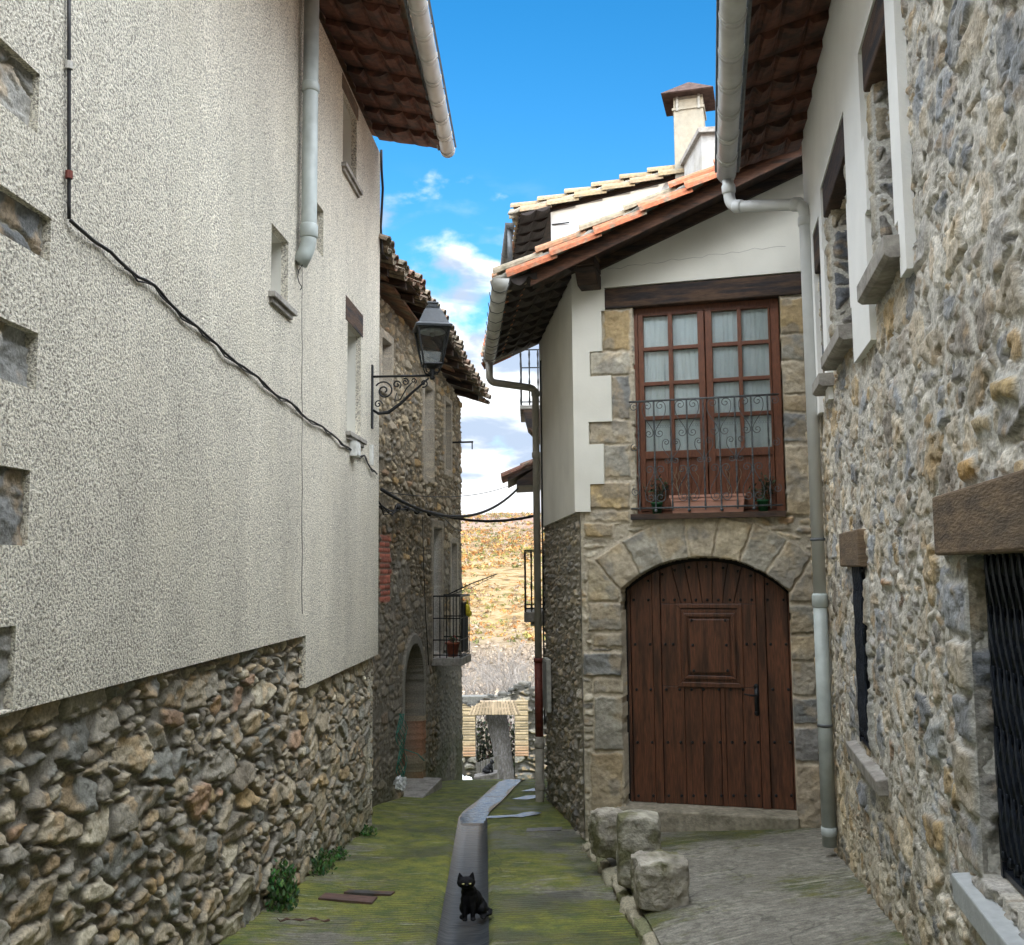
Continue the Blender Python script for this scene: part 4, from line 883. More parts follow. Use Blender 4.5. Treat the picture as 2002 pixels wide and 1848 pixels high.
    m.build('main_leaf',WOODV,door,bevel=.004)
    # raised moulded panel: nested frames
    def ringf(x0,x1,y0,y1,wd,o,mm):
        a0,a1,z0,z1=P3s(x0),P3s(x1),P3z(y1),P3z(y0)
        mm.prism(w,[(a0,z0),(a1,z0),(a1-wd,z0+wd),(a0+wd,z0+wd)],O0,o);mm.prism(w,[(a0,z1),(a0+wd,z1-wd),(a1-wd,z1-wd),(a1,z1)],O0,o)
        mm.prism(w,[(a0,z0),(a0+wd,z0+wd),(a0+wd,z1-wd),(a0,z1)],O0,o);mm.prism(w,[(a1,z0),(a1,z1),(a1-wd,z1-wd),(a1-wd,z0+wd)],O0,o)
    m=MB(); ringf(516,868,590,1032,.05,O0+.058,m); ringf(536,850,618,1012,.045,O0+.042,m); ringf(556,830,640,990,.04,O0+.066,m); ringf(575,815,660,968,.03,O0+.050,m)
    m.wbox(w,P3s(588),P3s(802),P3z(955),P3z(672),O0,O0+.07); m.build('panel',WOODV,door,bevel=.006)
    studs=[]
    for y,xx in ((570,(293,372,452,512,566,625,685,745,806,862,922,1008,1092)),(805,(297,375,457,498,888,930,1016,1098)),(1045,(302,378,460,530,593,656,738,800,866,1024,1106)),(1325,(307,385,468,536,598,660,744,809,875,946,1033,1115)),(1608,(312,391,473,542,604,667,752,816,880,951,1041,1123)),(678,(601,778)),(808,(604,781)),(943,(606,784))):
        for k,x in enumerate(xx): studs.append((x,y))
    for x in (372,448,515,592,684,775,853,922,1008): a=P3s(x); studs.append((x,None))
    st0=None
    for x,y in studs:
        a=P3s(x-(0 if y is None or y<700 else 0)); z=P3z(y) if y else atop(a)-.105
        if y and y>1000: a=w.px(*Z3(x,y))[0];z=w.px(*Z3(x,y))[1]
        elif y: z=w.px(*Z3(x,y))[1]
        inpanel=y in (678,808,943); pos=w.at(a,z,O0+(.073 if inpanel else .034))-V(r.location)
        if st0 is None: st0=MB().ell(V(r.location),.0165,8).build('stud',IRON,door,True); st0.location=pos
        else: c_=st0.copy(); sc.collection.objects.link(c_); c_.parent=door; c_.location=pos
    # handle
    hs,hz=px(*Z3(938,1095)); m=MB(); m.wbox(w,hs-.022,hs+.022,hz-.15,hz+.13,O0+.03,O0+.042); m.ell(w.at(hs,hz+.13,O0+.036),(.03,.008,.03),8); m.ell(w.at(hs,hz-.15,O0+.036),(.03,.008,.03),8)
    m.tube([w.at(hs,hz+.04,O0+.04),w.at(hs,hz+.04,O0+.10),w.at(hs-.06,hz+.045,O0+.105),w.at(hs-.125,hz+.055,O0+.10)],[.011,.011,.010,.008],8); m.build('handle',IRON,door,True)
    # ---- balcony window
    W0=-.095; H=wzt-wz0; m=MB(); XS=lambda x:px(*Z2(x,1100))[0]; ZY=lambda y:wz0+(1687-y)/(1687-452)*((bz0)-wz0)
    z1=bz0-.0; win_a0,win_a1=XS(345),XS(1235)
    a0,a1=win_a0-.02,win_a1+.03
    m.wbox(w,a0,XS(382),wz0,z1,W0-.09,W0+.02); m.wbox(w,XS(1200),a1,wz0,z1,W0-.09,W0+.02); m.wbox(w,XS(382),XS(1200),ZY(492),z1,W0-.09,W0+.02); m.wbox(w,XS(382),XS(1200),wz0,ZY(1668),W0-.09,W0+.02)
    fr=m.build('balcony_window',WOODW,r,bevel=.004)
    for lx0,lx1,pc in ((384,792,(415,568,595,750)),(796,1198,(838,995,1020,1185))):
        m=MB(); f=W0+.035
        zz=[(500,690),(712,900),(922,1105),(1128,1315)]
        sx=[lx0,pc[0],pc[1],pc[2],pc[3],lx1]
        m.wbox(w,XS(sx[0])+.002,XS(sx[1]),ZY(1666),ZY(494),W0-.05,f);m.wbox(w,XS(sx[4]),XS(sx[5])-.002,ZY(1666),ZY(494),W0-.05,f)
        m.wbox(w,XS(sx[1]),XS(sx[4]),ZY(500),ZY(494),W0-.05,f-.002);m.wbox(w,XS(sx[1]),XS(sx[4]),ZY(1360),ZY(1315),W0-.05,f-.002);m.wbox(w,XS(sx[1]),XS(sx[4]),ZY(1666),ZY(1600),W0-.05,f-.002)
        for k in range(3): m.wbox(w,XS(sx[1]),XS(sx[4]),ZY(zz[k+1][0]),ZY(zz[k][1]),W0-.04,f-.008)
        m.wbox(w,XS(sx[2]),XS(sx[3]),ZY(1315),ZY(500),W0-.038,f-.006)
        m.wbox(w,XS(sx[1]),XS(sx[4]),ZY(1600),ZY(1360),W0-.03,f-.03)
        n=5
        for k in range(1,n): a=lerp(XS(sx[1]),XS(sx[4]),k/n); m.wbox(w,a-.006,a+.006,ZY(1600)+.001,ZY(1360)-.001,W0-.02,f-.018)
        lf=m.build('window_leaf',WOODW,fr,bevel=.003)
        m=MB(); m.wbox(w,XS(sx[1])-.01,XS(sx[4])+.01,ZY(1320),ZY(497),W0-.028,W0-.022); m.build('glazing',PANE,fr)
        m=MB(); n=60; vs=[];fs_=[]
        for k in range(n+1):
            a=lerp(XS(sx[1])-.02,XS(sx[4])+.02,k/n); o_=W0-.045+.005*math.sin(k*.9)+.003*math.sin(k*2.3)
            vs+=[w.at(a,ZY(1330),o_),w.at(a,ZY(490),o_*.98)]
        for k in range(n): fs_.append((2*k,2*k+2,2*k+3,2*k+1))
        m.add(vs,fs_); m.build('curtain',CURT,fr,True)
        # lace band and embroidered strips on the curtain
        m=MB()
        for k in range(22):
            a=lerp(XS(sx[1]),XS(sx[4]),(k+.5)/22); 
            c=[w.at(a+.014*math.cos(t*1.05),ZY(1165)+.016*math.sin(t*1.05),W0-.030) for t in range(7)]; m.tube(c,.0018,4)
        m.build('lace_band',LACE,fr)
        ax=(XS(sx[2])+XS(sx[3]))/2
        for sd in (-.075,.03) if lx0<500 else (.03,):
            m=MB()
            for k in range(14):
                c=[w.at(ax+sd+.01*math.cos(t*1.2),ZY(800)-k*.030+.012*math.sin(t*1.2),W0-.030) for t in range(6)]; m.tube(c,.0016,4)
            m.build('lace_strip',LACE,fr)
    m=MB(); m.wbox(w,a0-.02,a1+.02,wz0-.05,z1+.02,W0-.35,W0-.30); m.build('room_dark',VOID,fr)
    m=MB(); m.wbox(w,a0-.01,a1+.0,wz0-.06,wz0-.001,-.3,.10); m.build('window_sill',DWOODH,fr)
    # ---- scrolled railing
    rail=MB(); zt_=px(1380,781)[1]; zl=ZY(1655); RO=.085
    A0,A1=XS(332)+.0,XS(1236); rail.tube([w.at(A0,zt_,RO),w.at(A1,zt_,RO)],.011,8); rail.tube([w.at(A0,zl,RO),w.at(A1,zl,RO)],.010,8)
    rl=rail.build('railing',IRONG,r,True)
    bars=[385,480,580,678,776,872,968,1066,1166]
    for k,x in enumerate(bars):
        a=XS(x);m=MB();pts=[w.at(a,lerp(zl-.03,zt_,t/40),RO) for t in range(41)]
        if k%2==0: m.tube(pts,.0105,4,twist=.0) if False else m.tube(pts,[.0085+.0028*(abs(math.sin(i*.75))) for i in range(41)],4,twist=.35)
        else: m.tube(pts,.0095,8); m.ell(pts[0],.02,8)
        m.build('bar',IRONG,rl,False)
    def spiral(cx,cz,r0,turns,st,dirn,n=26):
        out=[]
        for i in range(n+1):
            t=i/n; rr_=r0*(1-.85*t); th=st+dirn*turns*2*math.pi*t; out.append((cx+rr_*math.cos(th),cz+rr_*math.sin(th)))
        return out
    def heart(xc,yt,yb,wd,r1,r2,inv=False):
        """pair of S scrolls; yt,yb zoom rows of top and bottom; units converted to wall"""
        m=MB();k=(XS(1000)-XS(500))/500
        zt1,zb1=ZY(yt),ZY(yb); zc=lambda t:lerp(zt1,zb1,t); W_=wd*k; a_=r1*k; b_=r2*k; 
        for sd in (-1,1):
            top=spiral(W_-a_*1.05-.0,zt1-a_,a_,1.35,0,1)[::-1]        # ends at its right side
            # spiral unrolls to the right then down to the bar, then curls out again
            c0=(W_-.05*a_,zt1-a_); mid=[]
            p0=c0;p1=(W_+.02,zt1-a_-.35*(zt1-zb1));p2=(.012,zb1+b_*2.4+.25*(zt1-zb1)*.3);p3=(.012,zb1+b_)
            for i in range(1,14):
                t=i/14; mid.append(tuple(p0[q]*(1-t)**3+3*p1[q]*t*(1-t)**2+3*p2[q]*t*t*(1-t)+p3[q]*t**3 for q in (0,1)))
            bot=spiral(.012+b_,zb1+b_,b_,1.3,math.pi,1)
            P_=top+mid+bot
            if inv: P_=[(x,zt1+zb1-z) for x,z in P_]
            m.tube([w.at(XS(xc)+sd*x,z,RO+.002) for x,z in P_],.0046,5,cap=False)
        return m
    for x in (480,678,872,1066): heart(x,1030,1245,72,31,26).build('scroll',IRONG,rl,True)
    for x in (580,776,968): heart(x,1255,1400,54,22,20,inv=False).build('scroll',IRONG,rl,True)
    for x in (480,678,872,1066): heart(x,1408,1622,62,30,28,inv=True).build('scroll',IRONG,rl,True)
    for x,sd in ((340,1),(1232,-1)):
        for y in (1060,1300,1560):
            m=MB(); k=(XS(1000)-XS(500))/500; m.tube([w.at(XS(x)+sd*q[0],q[1],RO) for q in spiral(22*k,ZY(y),26*k,1.4,math.pi*.6,1)],.0046,5); m.build('scroll',IRONG,rl,True)
    return r,XS,ZY,P
PANE=None
def m_glass():
    m=bpy.data.materials.new('window_glass'); m.use_nodes=True; nt=m.node_tree;N=nt.nodes;L=nt.links; N.clear(); out=N.new('ShaderNodeOutputMaterial')
    t=N.new('ShaderNodeBsdfTransparent'); t.inputs[0].default_value=(.93,.96,.96,1); g=N.new('ShaderNodeBsdfGlossy'); g.inputs['Roughness'].default_value=.03; f=N.new('ShaderNodeFresnel'); f.inputs[0].default_value=1.5; mx=N.new('ShaderNodeMixShader')
    L.new(f.outputs[0],mx.inputs[0]);L.new(t.outputs[0],mx.inputs[1]);L.new(g.outputs[0],mx.inputs[2]);L.new(mx.outputs[0],out.inputs[0]); return m
PANE=m_glass()
CURT=mat('white_net_curtain',base=(.90,.93,.94),nscale=4,namt=.05,bscale=200,bstr=.1,rough=.9)
LACE=mat('grey_lace',base=(.42,.46,.48),bstr=0,rough=.9)
MH,XS,ZY,MP=house_middle()
# ---------------------------------------------------------------- rubble house on the right
def house_right():
    w=RW; sy=w.sy
    r=empty('right_rubble_house',w.at(sy(6.),-2.5),'rubble stone house with white plastered upper wall and barred windows, right side','house')
    # y0,y1,z0,z1,depth
    W1=(4.80,5.34,1.62,2.74,.34);W2_=(6.33,7.30,1.60,2.73,.34);W3=(7.78,8.20,1.52,2.50,.3);SM=(6.36,6.80,-1.20,-.02,.25);GT=(2.7,3.83,-1.18,.03,.26)
    op=[(sy(a),sy(b),c,d,e) for a,b,c,d,e in (W1,W2_,W3,SM,GT)]
    o=dict(cw=.31,ch=.20,seed=211,pal=PAL_R,mcol=(.50,.475,.42),mortar=.012,edge=.008,h=.013,tilt=.035,rough=.016,facet=.020,crev=.022,big=.55,warp=.5,mh=.004,mrough=.016,smear=.32,pn=1.9,jit=.95,fcell=1.3,cvar=.38)
    bl=[]
    rn=random.Random(3)
    def jamb(y0,y1,z0,z1,n,c=((.20,.215,.235),(.27,.28,.29),(.40,.35,.27))):
        z=z0
        for k in range(n):
            h=(z1-z0)/n*rn.uniform(.8,1.2); ww=rn.uniform(.65,1.); ya,yb=(y0,y0+(y1-y0)*ww) if y1>y0 else (y0,y0+(y1-y0)*ww)
            a,b=sorted((sy(ya),sy(yb))); bl.append(([(a,z),(b,z),(b,min(z+h,z1)-.01),(a,min(z+h,z1)-.01)],rn.choice(c))); z+=h
            if z>z1-.05: break
    jamb(3.83,4.20,-1.2,.0,5); jamb(4.80,4.62,1.6,2.74,4,((.42,.36,.25),(.36,.33,.27),(.33,.30,.22))); jamb(5.34,5.50,1.6,2.74,4,((.42,.36,.25),(.36,.33,.27)))
    jamb(6.33,6.2,1.6,2.7,4,((.42,.36,.25),(.36,.33,.27))); jamb(7.30,7.48,1.6,2.7,4,((.36,.33,.27),(.22,.22,.22))); jamb(6.36,6.26,-1.2,0,3,((.42,.36,.25),(.3,.3,.28)));jamb(6.8,6.98,-1.2,0,3,((.36,.33,.27),(.22,.22,.22)))
    # some large stones the photograph shows in the wall
    for (x0,y0,x1,y1,c) in ((1955,1010,1985,1050,None),):
        pass
    Rz5=lambda x,y:w.px(1555.9+x*.3225,728.3+y*.3225)
    Rz6=lambda x,y:w.px(1555.9+x*.3197,1258+y*.3197)
    for f,P_,c in ((Rz5,[(1240,20),(1384,0),(1384,190),(1240,180)],(.44,.33,.17)),(Rz5,[(1105,240),(1215,230),(1215,370),(1110,380)],(.38,.31,.2)),(Rz5,[(1040,510),(1120,480),(1145,640),(1045,680)],(.46,.30,.13)),
                   (Rz6,[(795,1010),(935,1080),(935,1300),(850,1270)],(.42,.31,.17)),(Rz6,[(830,480),(920,470),(925,760),(830,700)],(.31,.32,.31)),(Rz6,[(1010,800),(1040,900),(1040,1090),(995,980)],(.44,.31,.14)),
                   (Rz6,[(410,820),(465,870),(465,1050),(415,990)],(.26,.275,.31)),(Rz5,[(530,1230),(605,1250),(600,1310),(530,1300)],(.42,.25,.15))):
        q=[f(*p) for p in P_]; bl.append((q,c))
    def fn(A,Z):
        h,c=rubble(A,Z,o); h,c=blocks_over(A,Z,h,c,bl,15,proud=.035,mort=(.45,.44,.40),gap=.014,edge=.02)
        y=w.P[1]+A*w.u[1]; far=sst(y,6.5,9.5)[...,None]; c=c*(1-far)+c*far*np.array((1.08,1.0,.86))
        lowm=sst(-Z,.8,2.4)[...,None]; c=c*(1-lowm*np.array((.05,.10,.24)))
        pit=sst(fbm(A*16,Z*20,230,3),.70,.76)*.03; h=h-pit; c=c*(1-(pit*7)[...,None])
        for (a,b,z0,z1,d) in op:
            ins=(A>a)&(A<b)&(Z>z0)&(Z<z1); h=np.where(ins,-d,h)
        return h,c
    def keep(A,Z):
        k=np.ones(A.shape,bool)
        for (a,b,z0,z1,d) in op: k&=~((A>a+.02)&(A<b-.02)&(Z>z0+.02)&(Z<z1-.02))
        k&=~((Z>3.15))&~((A>sy(8.4))&(Z>1.5)); return k
    field('stone_wall',w,sy(2.55),sy(9.75),-2.95,3.15,.0125,fn,STONE,r,keep)
    m=MB(); m.wbox(w,sy(-2),sy(2.57),-3,4,-.3,.02); m.wbox(w,sy(2.57),sy(4.5),3.14,4,-.3,.0); m.build('stone_wall_behind',mat('plain_rubble',base=(.36,.34,.30),nscale=9,namt=.5,bscale=14,bstr=1,bdist=.04),r)
    # far jamb reveals
    for (a,b,z0,z1,d),ce in zip(op,(1,1,1,1,1)):
        q=w.at(b,0,.01); wr=Wall(q.x,q.y,-w.n[0],-w.n[1],1)
        if np.dot(wr.n,-w.u)<0: wr.n=-wr.n
        oo=dict(cw=.42,ch=.26,seed=int(300+abs(a)*10),pal=[((.15,.16,.175),3),((.25,.24,.22),3),((.33,.29,.22),2)],mcol=(.30,.285,.25),mortar=.008,edge=.014,h=.02,tilt=.04,rough=.04,facet=.02,big=.8,warp=.8)
        def fr(A,Z,oo=oo):
            h,c=rubble(A,Z,oo); e=sst(A,-.0,.04); return h*e-.004,c
        field('window_reveal',wr,0,d+.01,z0-.02,z1+.02,.012,fr,STONE,r)
    m=MB(); 
    for (a,b,z0,z1,d) in op: m.wbox(w,a-.1,b+.05,z0-.1,z1+.1,-d-.05,-d-.0)
    m.wbox(w,sy(-2),sy(10.6),-3,3.95,-6,-.5); m.build('house_body',VOID,r)
    # plaster
    T=.05; Y0,Y1=4.47,8.78
    ys=[Y0,4.62,4.70,4.76,5.40,5.46,5.54,6.20,6.25,6.30,7.44,7.50,7.56,7.74,8.22,8.27,Y1]
    zs=[1.30,1.39,1.68,2.05,2.38,2.50,2.72,2.86,3.01,3.04,3.95]
    def ins(a,z):
        y=w.P[1]+a*w.u[1]
        if y<4.76: # near strip, stepped inner edge
            if z<1.39: return False
            if z<1.68: return y<4.62
            if z<2.38: return y<4.70
            return y<4.70 or z>3.04
        if y<5.54:
            if z>3.04: return True
            if z<2.05 : return y>5.54
            if z<2.5: return y>5.46
            return y>5.54
        if y<6.20: return True
        if y<7.56:
            if z>3.01: return True
            if y<6.30: return y<(6.25 if 1.68<z<2.38 else 6.20)
            if y>7.44: return y>(7.50 if 1.68<z<2.5 else 7.56)
            return False
        if y<7.74: return True
        if y<8.22: return z>2.86
        return True
    sheet('plaster_wall',w,[sy(y) for y in ys],zs,ins,.0,T,WPLAST,r,)
    m=MB(); m.wbox(w,sy(Y0),sy(Y1),3.951,4.1,-.3,T-.002); m.build('upper_plaster',WPLAST,r)
    # lintels
    for (y0,y1,z0,z1,mt) in ((4.72,5.44,2.745,3.03,DWOODH),(6.26,7.47,2.735,3.005,DWOOD),(7.75,8.21,2.505,2.855,DWOODH),(2.9,4.13,.035,.285,LINT),(6.27,7.18,-.015,.23,LINT)):
        m=MB(); t=.045 if z0>1 else .065; m.wbox(w,sy(y0),sy(y1),z0,z1,-.3,t); m.build('lintel',mt,r,bevel=.012)
    # sills
    for (y0,y1,z0,z1) in ((4.60,5.47,1.49,1.615),(6.28,7.33,1.48,1.595),(7.52,8.0,1.40,1.515)):
        m=MB(); a,b=sy(y0),sy(y1); m.prism(Wall(w.at(a,0,0).x,w.at(a,0,0).y,w.n[0],w.n[1],1),[(-.33,z0),(.10,z0),(.125,z0+.02),(.125,z1-.012),(-.33,z1)],0,(b-a) if np.dot(Wall(0,0,w.n[0],w.n[1],1).n,w.u)>0 else -(b-a)); m.build('sill',CONC,r,bevel=.004)
    m=MB(); a,b=sy(5.86),sy(7.16); m.prism(Wall(w.at(a,0,0).x,w.at(a,0,0).y,w.n[0],w.n[1],1),[(-.2,-1.34),(.07,-1.36),(.08,-1.27),(-.2,-1.21)],0,(b-a) if np.dot(Wall(0,0,w.n[0],w.n[1],1).n,w.u)>0 else -(b-a)); m.build('sill',CONC,r,bevel=.008)
    m=MB(); a,b=sy(2.5),sy(4.08); m.prism(Wall(w.at(a,0,0).x,w.at(a,0,0).y,w.n[0],w.n[1],1),[(-.25,-1.36),(.07,-1.36),(.075,-1.25),(-.25,-1.215)],0,(b-a) if np.dot(Wall(0,0,w.n[0],w.n[1],1).n,w.u)>0 else -(b-a)); m.build('sill',mat('white_stone_sill',base=(.40,.42,.42),nscale=20,namt=.1,bstr=.2,rough=.8),r,bevel=.008)
    # window shutters deep inside
    for (a,b,z0,z1,d) in op[:3]:
        MB().wbox(w,a,b,z0,z1,-d+.005,-d+.04).build('shutter',DWOODH,r)
    # folding iron grilles
    def grille(a0,a1,z0,z1,o0,pitch,name):
        g=MB(); g.wbox(w,a0-.01,a1,z1-.03,z1-.01,o0-.02,o0+.015); g.wbox(w,a0-.01,a1,z0+.01,z0+.03,o0-.02,o0+.015); g.wbox(w,a1-.025,a1,z0,z1,o0-.02,o0+.02); G=g.build(name,IRONB,r)
        n=int((a1-a0)/pitch)
        for k in range(n):
            a=a1-.03-k*pitch; m=MB(); m.wbox(w,a-.008,a+.008,z0+.03,z1-.03,o0-.012,o0+.004)
            nz=int((z1-z0)/.115); 
            for j in range(nz):
                zc=z0+.08+j*.115; m.ell(w.at(a,zc,o0+.012),(.014,.014,.022),6)
            pts=[w.at(a-pitch*.5+pitch*.36*math.cos(t*math.pi/8),z1-.16+pitch*.42*math.sin(t*math.pi/8),o0+.01) for t in range(9)]; m.tube(pts,.006,5)
            # leaf-shaped lattice strips
            for j in range(nz//2):
                zc=z0+.10+j*.23
                for sg in (-1,1):
                    p0=w.at(a,zc,o0+.012);p1=w.at(a-pitch*.5,zc+.115+.0*sg,o0+.016);p2=w.at(a-pitch,zc+.23,o0+.012)
                    if sg<0: p0=w.at(a,zc+.23,o0+.02);p1=w.at(a-pitch*.5,zc+.115,o0+.022);p2=w.at(a-pitch,zc,o0+.02)
                    m.tube([p0,p0.lerp(p1,.5),p1,p1.lerp(p2,.5),p2],[.005,.010,.011,.010,.005],5)
            m.build('grille_bar',IRONB,G)
        return G
    g=op[4]; grille(g[0],g[1]-.0,g[2],g[3],-.07,.085,'gate_grille'); g=op[3]; grille(g[0],g[1],g[2],g[3],.012,.075,'window_grille')
    # eave
    n_=12; y0,y1=4.3,9.02
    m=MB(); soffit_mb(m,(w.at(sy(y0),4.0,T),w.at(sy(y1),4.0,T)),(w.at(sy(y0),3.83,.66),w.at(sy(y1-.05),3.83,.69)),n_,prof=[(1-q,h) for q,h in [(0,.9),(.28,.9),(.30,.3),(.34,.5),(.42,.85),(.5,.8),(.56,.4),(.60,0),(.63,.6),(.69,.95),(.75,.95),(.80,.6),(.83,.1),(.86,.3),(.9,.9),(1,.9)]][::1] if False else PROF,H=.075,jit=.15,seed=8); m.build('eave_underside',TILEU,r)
    m=MB(); a,b=sy(-2),sy(y1); m.hexa([w.at(a,4.05,.03),w.at(b,4.05,.03),w.at(b,3.87,.72),w.at(a,3.87,.72),w.at(a,4.1,.03),w.at(b,4.1,.03),w.at(b,3.92,.72),w.at(a,3.92,.72)])
    m.hexa([w.at(a,6.1,-6),w.at(b,6.1,-6),w.at(b,4.05,.02),w.at(a,4.05,.02),w.at(a,6.2,-6),w.at(b,6.2,-6),w.at(b,4.1,.02),w.at(a,4.1,.02)]); m.build('roof',TILE_DARK,r)
    g0=atz(1438,-120,3.75);g1=atz(1420,338,3.75); g0=V(g1)+(V(g0)-V(g1)).normalized()*4.5
    m=MB(); gutter_mb(m,g0,g1,.090,rings=.47,off=.3); m.build('gutter',PVC,r,True)
    m=MB(); m.tube([g0+V((-.10,0,.01)),g1+V((-.10,0,.01))],.012,6); m.tube([g0+V((.11,0,.02)),g1+V((.11,0,.02))],.02,6); m.build('gutter_edge',ZINC,r)
    # downpipe
    bs_,bz_=w.px(1622,1650,.085); b_=w.at(bs_,bz_,.085); t_=V((b_.x,b_.y,0)); d=ray(1579,410); tz=float(d[2]/d[1]*b_.y); t_.z=tz+.05
    e=g1+V((.0,-.05,-.09)); k=atz(1424,378,3.48); k=V((e.x+.02,e.y+.02,e.z-.26)); j=V((t_.x,t_.y,t_.z)); zj=px_z=float(ray(1590,1165)[2]/ray(1590,1165)[1]*b_.y)
    m=MB(); pipe_mb(m,[e,k,j,V((b_.x,b_.y,zj))],.054,[(0,.35),(1,.12),(1,.90),(2,.045)]); dp=m.build('downpipe',PVC_P,r,True)
    m=MB(); m.tube([V((b_.x,b_.y,zj+.02)),V((b_.x,b_.y,zj-.0)),V((b_.x,b_.y,zj-.09)),V((b_.x,b_.y,zj-.10))],[.058,.068,.068,.06],16); m.tube([V((b_.x,b_.y,zj-.05)),V((b_.x,b_.y,bz_-.02))],.060,16); m.tube([V((b_.x,b_.y,bz_+.14)),V((b_.x,b_.y,bz_+.08)),V((b_.x,b_.y,bz_+.06)),V((b_.x,b_.y,bz_-.02))],[.066,.066,.055,.058],16); m.build('lower_pipe',PVCG,dp,True)
    for py in (435,1055,1418):
        z=float(ray(1600,py)[2]/ray(1600,py)[1]*b_.y); MB().tube([V((b_.x,b_.y,z-.012)),V((b_.x,b_.y,z+.012))],.064,16).build('pipe_clip',ZINC,dp,True)
    return r
PVC_P=mat('pale_downpipe',base=(.55,.56,.545),nscale=6,namt=.06,bstr=.03,rough=.4)
house_right()
# ---------------------------------------------------------------- white house behind, with chimney
def house_upper():
    P0=aty(1077,440,14.7); w=Wall(P0.x,P0.y,FU[0],FU[1],1)
    r=empty('white_upper_house',w.at(0,2.0),'white plastered house with pale tile roof edge, just behind the arched door house','house')
    za=aty(1005,405,14.5).z-.08
    zf=lambda a:za+.15*(a+.55)
    m=MB(); m.prism(w,[(0,2.0),(6,2.0),(6,zf(6)-.01),(0,zf(0)-.01)],-5,0); m.build('wall',WPLAST,r)
    PP=tiled_roof(w.P,w.u,(-.05,1),-.52,4.2,-.05,4.5,zf,r,[(.23,.17,.095),(.25,.19,.11),(.26,.12,.065),(.24,.165,.10),(.21,.175,.12),(.20,.165,.11)],pitch=.43,rows=3,seed=11,name='verge_tiles')
    m=MB(); soffit_mb(m,(PP(-.02,-.28,-.01),PP(-.02,4,-.01)),(PP(-.5,-.28,-.02),PP(-.5,4,-.02)),9,prof=[(x/12,[0,.5,.9,1,.9,.5][x%6]) for x in range(13)],H=.05,seed=9,up=.005); m.build('eave_underside',DARKT,r)
    m=MB(); gutter_mb(m,PP(-.66,-.0,-.02),PP(-.66,4.4,-.02),.075,rings=3); m.tube([PP(-.66,.1,-.1),PP(-.66,.1,-.62)],.04,10); m.build('gutter',ZINC,r,True)
    # chimney
    c=aty(1353,230,14.0); rz=math.atan2(FU[1],FU[0]); ch=MB(); zb=5.3; zt=aty(1350,180,14).z
    ch.box((c.x,c.y+.2,(zb+zt)/2),(.44,.44,zt-zb),rz); CH=ch.build('chimney',CHIM,r,bevel=.012)
    zr=aty(1350,212,14).z; m=MB(); m.box((c.x,c.y+.2,zr),(.48,.48,.035),rz); m.build('chimney_band',CHIM,CH)
    zc=aty(1350,187,14).z; za_=aty(1350,149,14).z
    for dx in (-.16,.16):
        for dy in (-.235,.235):
            q=Matrix.Rotation(rz,3,'Z')@V((dx,dy,0)); MB().box((c.x+q.x,c.y+.2+q.y,(zr+zc)/2+.02),(.035,.02,zc-zr+.10),rz).build('cap_post',CHPOST,CH)
    m=MB(); m.lathe((c.x,c.y+.2,0),[(.54,zc-.004),(.545,zc+.006),(.02,za_),(.001,za_+.001)],4,rot=rz); m.lathe((c.x,c.y+.2,0),[(.53,zc-.012),(.53,zc-.005)],4,rot=rz); m.build('chimney_cap',mat('rusty_cap_metal',base=(.060,.038,.032),nscale=12,namt=.4,bstr=.1,rough=.85,spec=.1),CH)
    # rendered parapet / dormer side with a cement rim
    f1=aty(1371,262,12.9);g1=aty(1450,258,12.7);b1=aty(1326,336,14.4); base=5.0
    m=MB(); m.hexa([V((f1.x,f1.y,4.6)),V((g1.x,g1.y,4.6)),V((g1.x-.2,b1.y,4.6)),V((b1.x,b1.y,4.6)),V((f1.x,f1.y,f1.z)),V((g1.x,g1.y,g1.z)),V((g1.x-.2,b1.y,b1.z)),V((b1.x,b1.y,b1.z-.05))]); D=m.build('dormer',mat('patchy_white_render',base=(.45,.44,.41),nscale=7,namt=.15,bstr=.5,c2=(.40,.38,.33),mixs=4,mixlo=.5,mixhi=.62),r)
    m=MB(); o=.05; th=.07
    q=[V((f1.x-o,f1.y-.06,f1.z)),V((g1.x,g1.y-.06,g1.z)),V((g1.x-.2,b1.y,b1.z)),V((b1.x-o,b1.y,b1.z-.05))]; m.hexa(q+[p+V((0,0,th)) for p in q]); m.build('dormer_rim',CONC,D)
    # rusty tie bar under the verge
    p=w.at(.02,zf(0)-.22,.01); MB().tube([p+V((0,0,0)),w.at(.30,zf(0)-.22,.03)],.01,5).build('tie_bar',IRON,r)
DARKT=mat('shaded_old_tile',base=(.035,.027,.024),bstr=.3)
CHIM=mat('beige_chimney_render',base=(.26,.238,.19),nscale=14,namt=.12,bstr=.3,c2=(.27,.24,.185),mixs=5)
CHPOST=mat('chimney_post',base=(.30,.29,.26),bstr=.1)
house_upper()
